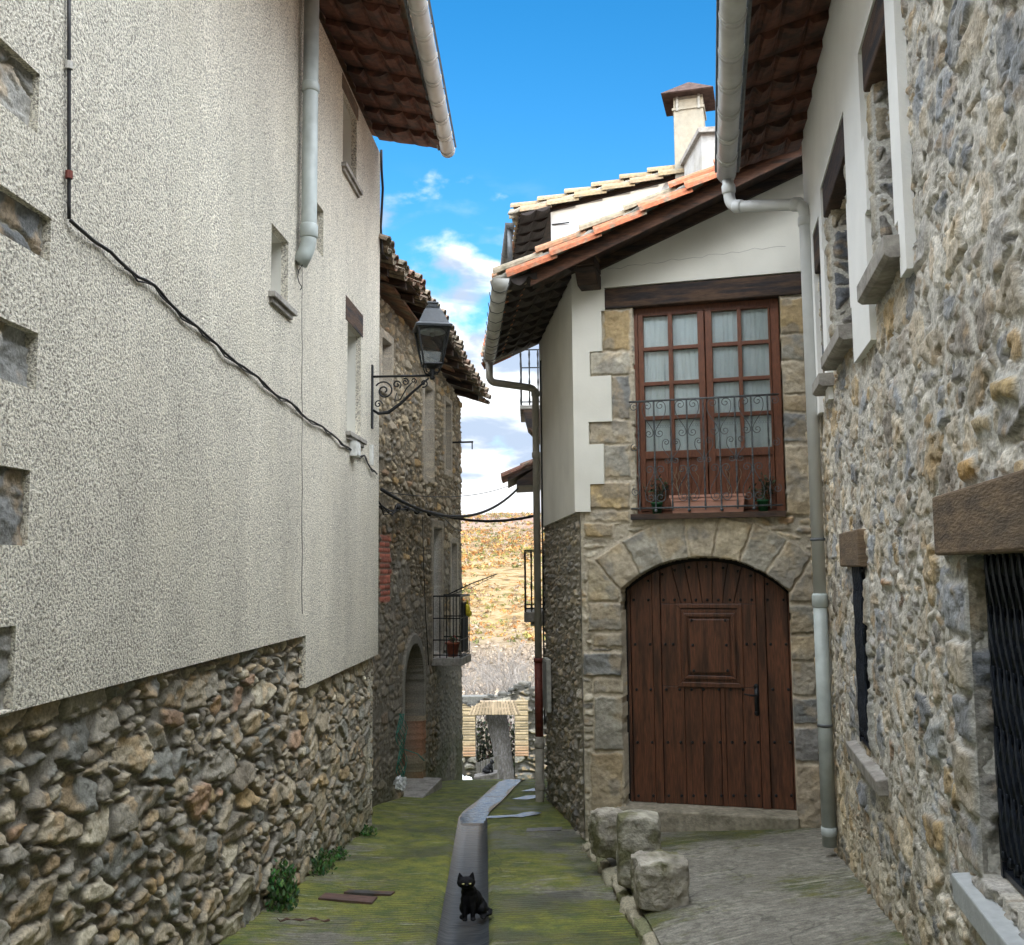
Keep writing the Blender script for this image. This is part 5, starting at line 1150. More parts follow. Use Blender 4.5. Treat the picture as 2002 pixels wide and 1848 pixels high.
# ---------------------------------------------------------------- house further down on the right, with balconies
def house_far():
    w=Wall(.60,14.5,.12,6,-1); r=empty('balcony_house',w.at(0,-3.6),'house beyond the arched door house, only two balconies and a low tiled eave showing','house')
    m=MB(); m.wbox(w,0,7,-6,3.4,-5,0); m.build('wall',PLAST,r)
    def bal(yc,L,zt,zs,out,slabt,nb,name):
        s0=yc-14.5; b=MB().wbox(w,s0,s0+L,zs-slabt,zs,-.05,out+.02); m2=b
        o=m2.build(name,CONC if slabt<.2 else DWOODH,r,bevel=.01)
        m=MB()
        for zz in (zs+.06,zt): m.tube([w.at(s0+.02,zz,0),w.at(s0+.02,zz,out),w.at(s0+L-.02,zz,out),w.at(s0+L-.02,zz,0)],.012,6)
        for k in range(nb):
            oo=lerp(out,.02,k/(nb-1)); m.tube([w.at(s0+.02,zs,oo)]+[w.at(s0+.02,lerp(zs,zt,t/12),oo) for t in range(1,12)]+[w.at(s0+.02,zt,oo)],[.011,.02,.011,.014,.011,.02,.011,.014,.011,.018,.011,.02,.011],6)
            m.tube([w.at(s0+lerp(.02,L,k/(nb-1)),zs,out),w.at(s0+lerp(.02,L,k/(nb-1)),zt,out)],.010,6)
        m.build('railing',IRON,o)
        return o,s0
    y=15.6; z=lambda py,yy:aty(1040,py,yy).z
    out=.60+.12*(y-14.5)/6-aty(1026,1100,y).x; o,s0=bal(y,1.6,z(1076,y),z(1197,y),out,.16,5,'balcony')
    m=MB(); m.wbox(w,s0+.05,s0+1.5,z(1222,y)-.02,z(1205,y)-.12,-.02,out-.08); m.build('balcony_corbel',CONC,o)
    y=17.0; out=.60+.05-aty(1018,740,y).x; zs=z(792,y); o,s0=bal(y,1.6,zs+1.0,zs,out,.07,4,'balcony')
    m=MB(); wp=Wall(w.at(s0,0,0).x,w.at(s0,0,0).y,w.n[0],w.n[1],1)
    m.prism(wp,[(-.1,zs-.72),(.16,zs-.64),(out-.12,zs-.42),(out-.04,zs-.10),(out,zs-.075),(-.1,zs-.075)],0,.5 if np.dot(wp.n,w.u)>0 else -.5); m.build('balcony_bracket',DWOODH,o,bevel=.01)
    # low tiled eave
    y=18.; s0=y-14.5; tip=aty(984,937,y); inn=aty(1060,903,y); m=MB(); rnd=random.Random(3)
    b2=V((0,1.8,0)); m.hexa([tip+V((.08,.02,-.03)),inn+V((0,.02,-.03)),inn+b2+V((0,0,-.03)),tip+b2+V((.08,0,-.03)),tip+V((.08,.02,.03)),inn+V((0,.02,.03)),inn+b2+V((0,0,.03)),tip+b2+V((.08,0,.03))]); m.hexa([tip+V((.25,.05,-.12)),inn+V((0,.05,-.42)),inn+b2+V((0,0,-.42)),tip+b2+V((.25,0,-.12)),tip+V((.25,.05,-.03)),inn+V((0,.05,-.03)),inn+b2+V((0,0,-.03)),tip+b2+V((.25,0,-.03))]); m.build('canopy',DWOOD,r)
    m=MB(); d=(inn-tip)
    for row in range(6):
        for k in range(2):
            p=tip+d*(k*.5-.03)+V((0,.08+row*.25,.05+.02*k));q=tip+d*(k*.5+.52)+V((0,.08+row*.25,.05)); m.barrel(p,q,.10,.085,(0,0,1),False,rnd.choice([(.26,.13,.09),(.22,.11,.08),(.30,.17,.12)]))
    m.build('canopy_tiles',TILE,r)
house_far()
# ---------------------------------------------------------------- unseen house added behind the viewer to keep the sun off the lane
def uphill():
    r=empty('unseen_shade_house',(2,-6,-2),'plain tall house block added unseen behind the viewer to shade the lane','house')
    m=MB(); m.box((2,-9,4.4),(26,8,12.8)); m.build('wall',mat('plain_rubble'),r)
    m=MB(); m.add([(-11.5,-4.6,10.6),(15.5,-4.6,10.6),(15.5,-13.4,10.6),(-11.5,-13.4,10.6),(-11.5,-9,12.0),(15.5,-9,12.0)],[(0,1,5,4),(2,3,4,5),(0,4,3),(1,2,5),(3,2,1,0)]); m.build('roof',TILE_DARK,r)
uphill()
# ---------------------------------------------------------------- ruined wall with portal
def portal():
    Y=32.; w=Wall(-4.,Y,1,0,1); px=lambda x,y:w.px(*Z5(x,y))
    r=empty('ruined_portal_wall',(-.4,Y,-7),'ruined rubble wall with thin brick piers and upright brick lintel, at the end of the lane','wall')
    lp0,lp1=px(745,1265)[0]-.05,px(832,1600)[0]; rp0,rp1=px(1068,1600)[0],px(1148,1300)[0]; zl0,zl1=px(940,1358)[1],px(940,1268)[1]; zb=px(800,1610)[1]
    a0,a1=px(818,1265)[0],px(1072,1265)[0]
    o=dict(cw=.55,ch=.26,seed=401,pal=[((.10,.097,.085),3),((.15,.138,.112),3),((.07,.07,.065),2),((.21,.19,.15),1)],mcol=(.06,.055,.045),mortar=.022,edge=.03,h=.08,tilt=.1,rough=.06,facet=.03,big=.5,warp=.9,mh=-.04)
    def fn(A,Z):
        h,c=rubble(A,Z,o)
        pier=(((A>lp0)&(A<lp1+.0))|((A>rp0)&(A<rp1)))&(Z<zl1)&(Z>zb)
        row=np.floor(Z/.085); f=(Z/.085)%1; bs=sst(np.minimum(f,1-f)*.085,.004,.013)
        bc=np.array((.31,.235,.14))*(.7+.6*_h(row,np.floor(A/.3+.5*(row%2)),402))[...,None]
        red=sst(-Z,-zb-.55,-zb-.1)*.7; bc=bc*(1-red[...,None])+np.array((.36,.19,.11))*red[...,None]
        bc=bc*bs[...,None]+np.array((.22,.19,.14))*(1-bs)[...,None]
        c=np.where(pier[...,None],bc,c);h=np.where(pier,.06+.03*bs,h)
        fl=(A-(a0+a1)/2)*(.78+.22*(Z-zl0)/(zl1-zl0)); lin=(Z>zl0)&(Z<zl1)&(np.abs(fl)<(a1-a0)/2*.98)
        cl=np.floor(fl/.085);f=(fl/.085)%1; bs=sst(np.minimum(f,1-f)*.085,.003,.012); lc=np.array((.36,.27,.18))*(.75+.5*_h(cl,cl*0,403))[...,None]*bs[...,None]+np.array((.2,.17,.12))*(1-bs)[...,None]
        c=np.where(lin[...,None],lc,c);h=np.where(lin,.07+.03*bs,h)
        return h,c
    dz0,dz1=-9,zl0; ds0,ds1=lp1,rp0
    def top(A): return px(940,1250)[1]+.9*(fbm(A*.9,A*0,404,3)-.5)+.35*np.floor(fbm(A*2.3,A*0+3,405,2)*4)/4*.5
    field('rubble_wall',w,0,8.5,-8.5,-3.2,.024,fn,STONE,r,keep=lambda A,Z:(Z<top(A))&~((A>ds0)&(A<ds1)&(Z<dz1)))
    m=MB(); m.wbox(w,0,ds0,-8.5,-4.15,-.5,-.06);m.wbox(w,ds1,8.5,-8.5,-4.15,-.5,-.06);m.wbox(w,ds0,ds1,zl0,-4.15,-.5,-.06); m.build('wall_core',STONE_DK,r)
    rnd=random.Random(9); m=MB()
    for k in range(60): 
        A=rnd.uniform(1.2,6.); z=float(top(np.array(A))); rough_block(m,w.at(A,z-.08+rnd.uniform(-.05,.12),-.2),(rnd.uniform(.18,.40),.3,rnd.uniform(.09,.17)),rnd.uniform(-.5,.5),rnd.randint(0,999),n=4,amp=.06,col=rnd.choice([(.085,.08,.068),(.11,.10,.082),(.07,.068,.06)]))
    o_=m.build('capping_stones',STONE,r,True); o_['kind']='stuff'
    # leaning weathered trunk/plank
    t0,t1=Z5(888,1350),Z5(1018,1350); b0,b1=Z5(972,1745),Z5(1068,1745)
    A,B,C,D=aty(*t0,32.7),aty(*t1,32.7),aty(*b0,32.05),aty(*b1,32.05); dd=V((0,.16,0))
    m=MB(); n=10; vs=[];fs=[]
    for i in range(n+1):
        t=i/n; L=A.lerp(C,t*1.25);R=B.lerp(D,t*1.25); wv=.02*math.sin(i*2.1); vs+=[L+V((wv,0,0)),L.lerp(R,.33)+V((0,-.06,0)),L.lerp(R,.66)+V((0,-.05,0)),R+V((wv*.7,0,0)),R+dd,L+dd]
    for i in range(n):
        for k in range(6): fs.append((i*6+k,i*6+(k+1)%6,(i+1)*6+(k+1)%6,(i+1)*6+k))
    fs+=[tuple(range(6)),tuple(range(n*6,n*6+6))]
    m.add(vs,fs); o=m.build('leaning_trunk',OLDW,None,loc=C); tag(o,'grey weathered tree trunk leaning in the brick portal','trunk')
    # low boards behind the bench
    p,q=aty(*Z5(832,1650),31.6),aty(*Z5(975,1600),31.6); m=MB(); 
    for k in range(5): x0=lerp(p.x,q.x,k/5);x1=lerp(p.x,q.x,(k+1)/5)-.015; m.hexa([V((x0,31.6,-7.2)),V((x1,31.6,-7.2)),V((x1,31.64,-7.2)),V((x0,31.64,-7.2)),V((x0,31.6,p.z+.05*k)),V((x1,31.6,p.z+.05*k+.03)),V((x1,31.64,p.z+.05*k+.03)),V((x0,31.64,p.z+.05*k))])
    tag(m.build('board_panel',OLDW,None,loc=(p.x,31.6,-7.2)),'low grey board panel across the foot of the brick portal','panel')
    # bench slab with the second cat, tarpaulin
    y=29.5; p,q=aty(*Z5(822,1728),y),aty(*Z5(962,1700),y); r2=empty('plank_bench',(p.x,y,-6.7),'low tilted plank bench in front of the brick portal','bench')
    m=MB(); m.hexa([p+V((0,-.2,-.06)),q+V((0,-.2,-.06)),q+V((0,.25,-.06)),p+V((0,.25,-.06)),p+V((0,-.2,0)),q+V((0,-.2,0)),q+V((0,.25,0)),p+V((0,.25,0))]); m.build('seat',OLDW,r2,bevel=.01)
    for t in (.2,.75): c=p.lerp(q,t); MB().box((c.x,y,(c.z-.06-7.)/2),(.12,.3,abs(-7.-c.z+.06))).build('leg',OLDW,r2)
    c=p.lerp(q,.68); cat((c.x,y,c.z-.01),.40,'small black cat sitting on the plank bench by the brick portal',1.9)
    y=29.; m=MB(); c=aty(*Z5(780,1700),y); vs=[];fs=[];n=14
    g=[[None]*n for _ in range(n)]
    for i in range(n):
        for j in range(n):
            u=i/(n-1)*2-1;v=j/(n-1)*2-1; hgt=max(0,1-u*u*.9)*max(0,1-v*v*.9); z=-6.95+1.0*hgt**.7*(1-.35*u)+.12*math.sin(i*2.2+j)*hgt
            vs.append((c.x-.25+u*.95,y+v*.5,z))
    for i in range(n-1):
        for j in range(n-1): fs.append((i*n+j,(i+1)*n+j,(i+1)*n+j+1,i*n+j+1))
    m.add(vs,fs); o=m.build('tarpaulin',mat('white_tarpaulin',base=(.66,.66,.64),nscale=5,namt=.1,bscale=9,bstr=.8,bdist=.05,rough=.6),None,False,loc=(c.x,y,-6.9)); tag(o,'white crumpled tarpaulin heap left of the brick portal','tarpaulin')
STONE_DK=mat('dark_wall_core',base=(.12,.115,.10),bstr=.5)
def cat(base,hgt,label,rotz=0.,main=False):
    """seated black cat, modelled facing -y, 1 unit = total height to the ear tips"""
    m=MB(); k=hgt; E=lambda c,r,rx=0,ry=0,rz=0:m.ell(V(c)*k,tuple(q*k for q in r),20,Matrix.Rotation(rz,3,'Z')@Matrix.Rotation(ry,3,'Y')@Matrix.Rotation(rx,3,'X'))
    # rump, belly, chest, shoulders, neck
    E((.10,.20,.20),(.195,.23,.20)); E((.075,.12,.33),(.165,.19,.22),-.35); E((.03,.0,.46),(.135,.15,.22),-.25); E((.0,-.05,.56),(.115,.12,.14)); E((-.02,-.08,.66),(.09,.09,.11))
    E((-.01,-.09,.42),(.11,.09,.20))
    # haunches and hind feet
    E((.22,.12,.15),(.10,.18,.15),.2); E((-.03,.14,.15),(.10,.17,.14),.2); E((.23,-.08,.035),(.05,.11,.035)); E((-.09,-.05,.035),(.05,.10,.035))
    # front legs, tapered, with paws
    for sx in (-.055,.062):
        m.tube([V((sx*.9,-.06,.44))*k,V((sx,-.11,.30))*k,V((sx*1.05,-.135,.16))*k,V((sx*1.05,-.14,.05))*k],[.075*k,.060*k,.043*k,.038*k],12); E((sx*1.08,-.165,.033),(.045,.062,.035))
    # head
    hx,hy,hz=-.035,-.125,.79
    E((hx,hy,hz),(.148,.130,.122)); E((hx,hy-.085,hz-.035),(.062,.055,.045)); E((hx-.07,hy-.03,hz-.03),(.065,.07,.06)); E((hx+.07,hy-.03,hz-.03),(.065,.07,.06)); E((hx,hy-.13,hz-.02),(.02,.02,.018))
    for s in (-1,1):
        c=V((hx+s*.082,hy+.015,hz+.065))*k; tip=V((hx+s*.105,hy+.005,hz+.215))*k
        m.tube([c,c.lerp(tip,.5),c.lerp(tip,.9),tip],[.058*k,.036*k,.012*k,.004*k],8)
    # tail curled round the right side
    m.tube([V(p)*k for p in ((.16,.36,.08),(.30,.34,.05),(.37,.20,.04),(.35,.05,.035),(.26,-.04,.035))],[.045*k,.042*k,.04*k,.036*k,.025*k],10)
    o=m.build('cat',BLACKF,None,True,loc=(0,0,0)); o.location=base; o.rotation_euler=(0,0,rotz); o.scale=(1.42,1.3,1.02); tag(o,label,'cat')
    rm=o.modifiers.new('merge','REMESH'); rm.mode='VOXEL'; rm.voxel_size=max(.0035,.011*k); rm.use_smooth_shade=True
    sm=o.modifiers.new('smooth','SMOOTH'); sm.factor=.6; sm.iterations=4
    for s in (-1,1):
        e=MB(); e.ell((0,0,0),(.022*k,.014*k,.018*k),12); e.ell((0,-.009*k,0),(.006*k,.007*k,.015*k),8,col=(.0,.0,.0)); eo=e.build('eye',EYE,None,True,loc=(0,0,0)); eo.parent=o; eo.location=V((hx+s*.052,hy-.124,hz+.015))*k
    return o
EYE=mat('amber_cat_eye',attr=False,base=(.42,.38,.16),bstr=0,rough=.15,nscale=3,namt=.1)
portal()
cat(aty(915,1794,7.52),.335,'black cat sitting in the wet drain channel, facing the viewer',.12)
# ---------------------------------------------------------------- hills beyond
HY=[0,34,45,70,95,130,170,220,290,380,480,700,900,1400,2600]
HZ=[-7.5,-7.6,-8.2,-8.5,-6.3,-2.6,1.6,6.6,13.,20,24,35,40,20,0]
def hill_z(X,Y):
    z=np.interp(Y,HY,HZ); am=np.interp(Y,[40,120,400,900],[.3,1.0,3.0,7.])
    z=z+am*(fbm(X*.018+3,Y*.012,501,5)-.5)*2+ np.interp(Y,[90,200,500],[0,-.012,-.022])*X+.25*am*(fbm(X*.09,Y*.06,502,4)-.5)
    side=sst(np.abs(X)-.35*Y,25,160)*np.interp(Y,[0,60,300],[0,2,14]); return z+side
def m_hill():
    m=bpy.data.materials.new('winter_hillside'); m.use_nodes=True; nt=m.node_tree;N=nt.nodes;L=nt.links;b=N['Principled BSDF'];b.inputs['Roughness'].default_value=1; b.inputs['Specular IOR Level'].default_value=.05
    geo=N.new('ShaderNodeNewGeometry'); sep=N.new('ShaderNodeSeparateXYZ'); L.new(geo.outputs['Position'],sep.inputs[0])
    def nz(s,d=6):
        n=N.new('ShaderNodeTexNoise'); n.inputs['Scale'].default_value=s; n.inputs['Detail'].default_value=d; n.inputs['Roughness'].default_value=.65; L.new(geo.outputs['Position'],n.inputs['Vector']); return n.outputs[0]
    def ramp(f,els):
        r=N.new('ShaderNodeValToRGB'); L.new(f,r.inputs[0]); e=r.color_ramp.elements; e[0].position=els[0][0];e[0].color=(*els[0][1],1);e[1].position=els[-1][0];e[1].color=(*els[-1][1],1)
        for p,c in els[1:-1]: x=e.new(p);x.color=(*c,1)
        return r.outputs[0]
    near=ramp(nz(.45,10),[(.36,(.09,.062,.036)),(.45,(.20,.13,.055)),(.53,(.27,.21,.13)),(.60,(.27,.165,.065)),(.68,(.12,.11,.055))])
    low=ramp(nz(.9,8),[(.35,(.09,.075,.06)),(.55,(.20,.165,.125)),(.68,(.14,.105,.06))])
    far=ramp(nz(.07,10),[(.36,(.09,.075,.06)),(.47,(.20,.14,.115)),(.56,(.25,.18,.15)),(.66,(.11,.115,.06))])
    def mixr(a,c,y0,y1):
        q=N.new('ShaderNodeMapRange'); L.new(sep.outputs[1],q.inputs[0]); q.inputs[1].default_value=y0;q.inputs[2].default_value=y1; x=N.new('ShaderNodeMix'); x.data_type='RGBA'; L.new(q.outputs[0],x.inputs[0]);L.new(a,x.inputs[6]);L.new(c,x.inputs[7]); return x.outputs[2]
    c=mixr(low,near,80,105); c=mixr(c,far,170,300); L.new(c,b.inputs['Base Color'])
    bp=N.new('ShaderNodeBump'); bp.inputs['Strength'].default_value=1; bp.inputs['Distance'].default_value=1.2; L.new(nz(.5,6),bp.inputs['Height']); L.new(bp.outputs[0],b.inputs['Normal']); return m
def hills():
    ys=np.concatenate([np.linspace(-400,30,12),np.geomspace(33,2600,170)]); t=np.linspace(-1,1,151); xs=np.sign(t)*np.abs(t)**2.2*1500
    X,Y=np.meshgrid(xs,ys); Z=np.where(Y<33,-9.0,hill_z(X,Y)); co=np.stack([X,Y,Z],-1).reshape(-1,3);n=len(xs);idx=np.arange(len(co)).reshape(len(ys),n);q=np.stack([idx[:-1,:-1],idx[:-1,1:],idx[1:,1:],idx[1:,:-1]],-1).reshape(-1,4)
    me=bpy.data.meshes.new('hillside'); me.from_pydata(co.tolist(),[],q.tolist()); me.materials.append(m_hill()); me.polygons.foreach_set('use_smooth',[True]*len(q)); tag(link('hillside',me),kind='structure')
    # far mountain, the blue of distance haze put into its colour
    xs=np.linspace(-1500,1800,90); ys=np.linspace(2700,4000,14); X,Y=np.meshgrid(xs,ys); Z=-20+ (110+130*fbm(X*.0022,Y*.001,520,5)+.03*X)*np.sin(np.clip((Y-2700)/1300,0,1)*math.pi)
    co=np.stack([X,Y,Z],-1).reshape(-1,3);n=len(xs);idx=np.arange(len(co)).reshape(len(ys),n);q=np.stack([idx[:-1,:-1],idx[:-1,1:],idx[1:,1:],idx[1:,:-1]],-1).reshape(-1,4)
    me=bpy.data.meshes.new('far_mountain'); me.from_pydata(co.tolist(),[],q.tolist()); me.materials.append(mat('haze_blue_mountain',base=(.05,.08,.13),nscale=.01,namt=.3,bstr=0,rough=1)); me.polygons.foreach_set('use_smooth',[True]*len(q)); tag(link('far_mountain',me),kind='structure')
    # shrubs: many small clumps of leaf-size faces
    rnd=np.random.default_rng(5); N_=17000; Ys=np.exp(rnd.uniform(np.log(62),np.log(620),N_)); Xs=Ys*rnd.uniform(-.17,.13,N_)
    dens=fbm(Xs*.08,np.log(Ys)*14,530,3)>rnd.uniform(.25,.58,N_); Xs,Ys=Xs[dens],Ys[dens]; Zs=hill_z(Xs,Ys); vs=[];fs=[];cs=[]
    PALS=[(.26,.11,.03),(.32,.16,.045),(.18,.16,.04),(.10,.11,.035),(.28,.20,.08),(.15,.09,.045),(.22,.17,.12)]
    for x,y,z in zip(Xs,Ys,Zs):
        s=rnd.uniform(.25,.62)*(1 if y<150 else 1.6); col=np.array(PALS[rnd.integers(0,7)] if y>90 else (.24,.19,.14))
        for k in range(11):
            d=rnd.normal(0,1,3); d/=np.linalg.norm(d); d[2]=abs(d[2])*.8; c=np.array((x,y,z))+d*s*rnd.uniform(.4,1); e=s*.24; a=rnd.normal(0,e,3);b=rnd.normal(0,e,3); i=len(vs)
            vs+=[c-a,c+b,c+a]; fs.append((i,i+1,i+2)); cs.append(col*rnd.uniform(.6,1.4))
    m=MB(); m.v=[tuple(v) for v in vs]; m.f=fs; m.c=[tuple(c) for c in cs]; o=m.build('hill_shrubs',mat('shrub_leaves',attr=True,bstr=0,nscale=2,rough=1),None); tag(o,kind='stuff')
hills()
def bare_tree(x,y,z,h,seed,label):
    rnd=random.Random(seed); r=empty('bare_tree',(x,y,z),label,'tree','bare trees behind the ruined wall'); m=MB(); t=MB()
    def grow(p,d,L,rad,dep):
        q=p+d*L; mid=p.lerp(q,.5)+V((rnd.uniform(-1,1),rnd.uniform(-1,1),rnd.uniform(-.3,.5)))*L*.08
        (t if dep<1 else m).tube([p,mid,q],[rad,rad*.85,rad*.65],5 if dep<2 else 3,cap=False)
        if dep>=5: return
        for k in range(rnd.choice((2,3,3)) if dep>0 else 5):
            ax=V((rnd.uniform(-1,1),rnd.uniform(-1,1),rnd.uniform(-.2,.7))).normalized(); nd=(d*.9+ax*.75).normalized(); grow(p.lerp(q,rnd.uniform(.45,1)),nd,L*rnd.uniform(.6,.85),rad*.58,dep+1)
    grow(V((x,y,z)),V((rnd.uniform(-.15,.15),0,1)).normalized(),h*.42,.055*h/3,0)
    bm=mat('pale_twig_bark',base=(.25,.22,.19),nscale=10,namt=.3,bstr=.2,rough=.95)
    t.build('trunk',bm,r); m.build('branches',bm,r)
for i,(x,y,h,s,l) in enumerate([(-2.6,37,4.2,1,'leftmost pale bare tree above the ruined wall'),(-.9,39,4.4,2,'bare tree with thin twigs above the brick portal'),(.3,37.5,4.3,3,'many-stemmed bare tree above the right brick pier'),(1.2,41,4.9,4,'rightmost bare tree rising beside the drainpipe'),(-1.7,44,4.6,6,'bare tree furthest back over the ruined wall'),(-.1,46,4.8,8,'slender bare tree on the slope behind the portal'),(-3.4,42,4.2,12,'bare tree next to the old rubble house edge'),(2.4,38,4.4,15,'bare tree hidden mostly by the red pipe')]):
    bare_tree(x,y,float(hill_z(np.array(x*1.),np.array(y*1.)))-.2 if y>40 else -7.6,h,s,l)
def foliage(name,pos,size,n,leaf,cols,label,cat_,seed=1,kind=None,upright=.5,group=None,stem=True):
    rnd=random.Random(seed); m=MB(); st=MB()
    for k in range(n):
        d=V((rnd.gauss(0,1),rnd.gauss(0,1),abs(rnd.gauss(0,1)))).normalized(); rr=rnd.random()**.4; c=V(pos)+V((d.x*size[0],d.y*size[1],d.z*size[2]))*rr
        up=V((rnd.gauss(0,.5),rnd.gauss(0,.5),upright+rnd.random())).normalized(); sd=up.cross(V((rnd.gauss(0,1),rnd.gauss(0,1),.2))).normalized(); l=leaf*rnd.uniform(.5,1.3)
        col=tuple(q*rnd.uniform(.6,1.4) for q in rnd.choice(cols)); m.add([c,c+up*l*.5+sd*l*.28,c+up*l+sd*.0,c+up*l*.5-sd*l*.28],[(0,1,2,3)],col)
        if k%9==0: st.tube([V(pos)+V((rnd.uniform(-.02,.02),rnd.uniform(-.02,.02),0)),V(pos).lerp(c,.5)+V((0,0,.01)),c],.0025,3,cap=False)
    r=empty(name,pos,label,cat_,group); lf=m.build('leaves',LEAF,r); 
    if stem: st.build('stems',mat('green_stem',base=(.08,.11,.04),bstr=0),r)
    if kind: r['kind']=kind
    return r
LEAF=mat('leaf_green',attr=True,bstr=0,nscale=30,namt=.2,rough=.6)
GR=[(.05,.12,.03),(.07,.16,.04),(.04,.09,.03),(.10,.19,.06)]
foliage('undergrowth',(-.6,33.6,-7.9),(1.7,.4,3.0),6000,.14,[(.05,.05,.03),(.07,.06,.04),(.03,.04,.02)],'dark undergrowth seen through the brick portal','bush',3)
def ground_at(x,y): return float(alley_z(x,y))+.05*float(sst(np.array(-x),1.2,2.0))-.005
for i,(px_,py_,y,sz,n,lf,l) in enumerate([(560,1785,7.75,(.13,.15,.36),520,.05,'largest tuft of green weeds at the foot of the left rubble wall'),(618,1688,9.1,(.11,.22,.19),300,.042,'leafy weeds along the left wall, just past the largest tuft'),(680,1663,9.75,(.10,.16,.10),180,.036,'low dull weeds against the left wall midway'),(728,1612,11.1,(.10,.12,.10),160,.04,'small bright weed near the end of the cream house')]):
    s=LW.sy(y); p=LW.at(s,0,.02 if i else .05); foliage('weed',(p.x,p.y,ground_at(p.x,p.y)),sz,n,lf,GR,l,'weed',20+i,group='weeds along the left wall')
# ---------------------------------------------------------------- things in the lane
def stone(name,px_,py_,z,size,rot,seed,label,cols,taper=0,amp=.03,tilt=(0,0),n=22):
    p=atz(px_,py_,z); m=MB(); rough_block(m,(p.x,p.y+size[1]*.45,z-.03),size,rot,seed,n=n,amp=amp,taper=taper,col=cols,tilt=tilt,rnd_=.22)
    o=m.build(name,BLOCK,None,True,loc=(p.x,p.y+size[1]*.45,z)); tag(o,label,'stone block','old stone blocks on the terrace'); return o
BLOCK=mat('mossy_block_stone',attr=True,nscale=9,namt=.35,bscale=28,bstr=.9,bdist=.03,rough=.95,c2=(.13,.125,.065),mixs=3.4,mixlo=.50,mixhi=.62)
stone('stone_block',1192,1674,-2.58,(.30,.30,.40),.25,11,'squat stone block furthest back at the house corner, touching the tall one',(.36,.33,.27),.06)
stone('stone_block',1255,1735,-2.50,(.355,.32,.565),-.08,23,'tallest stone block with a mossy broken top, middle of the three',(.33,.31,.25),.02,.02)
stone('stone_block',1296,1776,-2.44,(.375,.33,.355),.10,37,'lowest rounded stone block nearest the viewer',(.37,.34,.28),-.04,.024)
def plate(poly,z,name,mt,label,cat_,th=.012,lift=.006):
    P_=[atz(x,y,z) for x,y in poly]
    P_=[V((p.x,p.y,ground_at(p.x,p.y)-.03)) for p in P_]
    m=MB(); n=len(P_); m.add(P_+[p+V((0,0,.046)) for p in P_],[tuple(range(n)),tuple(range(n,2*n))]+[(i,(i+1)%n,n+(i+1)%n,n+i) for i in range(n)])
    o=m.build(name,mt,None,loc=P_[0]); tag(o,label,cat_); return o
RUST=mat('rusty_plate',base=(.11,.062,.048),nscale=12,namt=.3,bscale=60,bstr=.5,rough=.75,c2=(.07,.05,.04),mixs=6)
DPL=mat('dark_grey_plate',base=(.055,.05,.048),nscale=12,namt=.4,bscale=60,bstr=.5,rough=.6,c2=(.12,.055,.035),mixs=5)
plate([(622,1758),(727,1763),(738,1746),(636,1742)],-2.64,'utility_cover',RUST,'reddish brown metal cover in the mossy paving','cover')
plate([(672,1741),(764,1745),(772,1736),(684,1732)],-2.66,'utility_cover',DPL,'thin dark metal cover just behind the reddish brown one','cover')
plate([(1029,1624),(1097,1619),(1099,1610),(1030,1614)],-2.97,'drain_grate',mat('grey_grate',base=(.16,.15,.145),nscale=30,namt=.3,bstr=.5,rough=.6),'narrow grey grate in the paving near the house corner','drain grate')
def puddle(pts,z,label):
    P_=[atz(x,y,z) for x,y in pts]; zm=max(float(alley_z(p.x,p.y)) for p in P_)+.008; P_=[V((p.x,p.y,zm)) for p in P_]; m=MB(); m.add(P_,[tuple(range(len(P_)))]); o=m.build('puddle',WATER,None,loc=P_[0]); o['kind']='structure'
puddle([(949,1596),(975,1595),(1000,1593),(1020,1594),(1035,1591),(1055,1588),(1060,1584),(1040,1583),(1022,1585),(1010,1589),(985,1590),(950,1592)],-3.06,'')
puddle([(1000,1556),(1030,1557),(1058,1552),(1058,1548),(1030,1549)],-3.27,'')
puddle([(1018,1541),(1057,1541),(1057,1534),(1040,1536)],-3.38,'')
# debris by the left wall: a dry twig
p=atz(540,1812,-2.57); m=MB(); rnd=random.Random(2); pts=[V((p.x+k*.035,p.y+rnd.uniform(-.02,.02),ground_at(p.x,p.y)+.02+rnd.uniform(0,.012))) for k in range(12)]; m.tube(pts,[.002+.004*((k*7)%3) for k in range(12)],6)
tag(m.build('dry_twig',mat('brown_dry_twig',base=(.10,.055,.04),bstr=.4),None,loc=pts[0]),'dry brown twig and leaf litter on the paving by the largest weeds','twig')
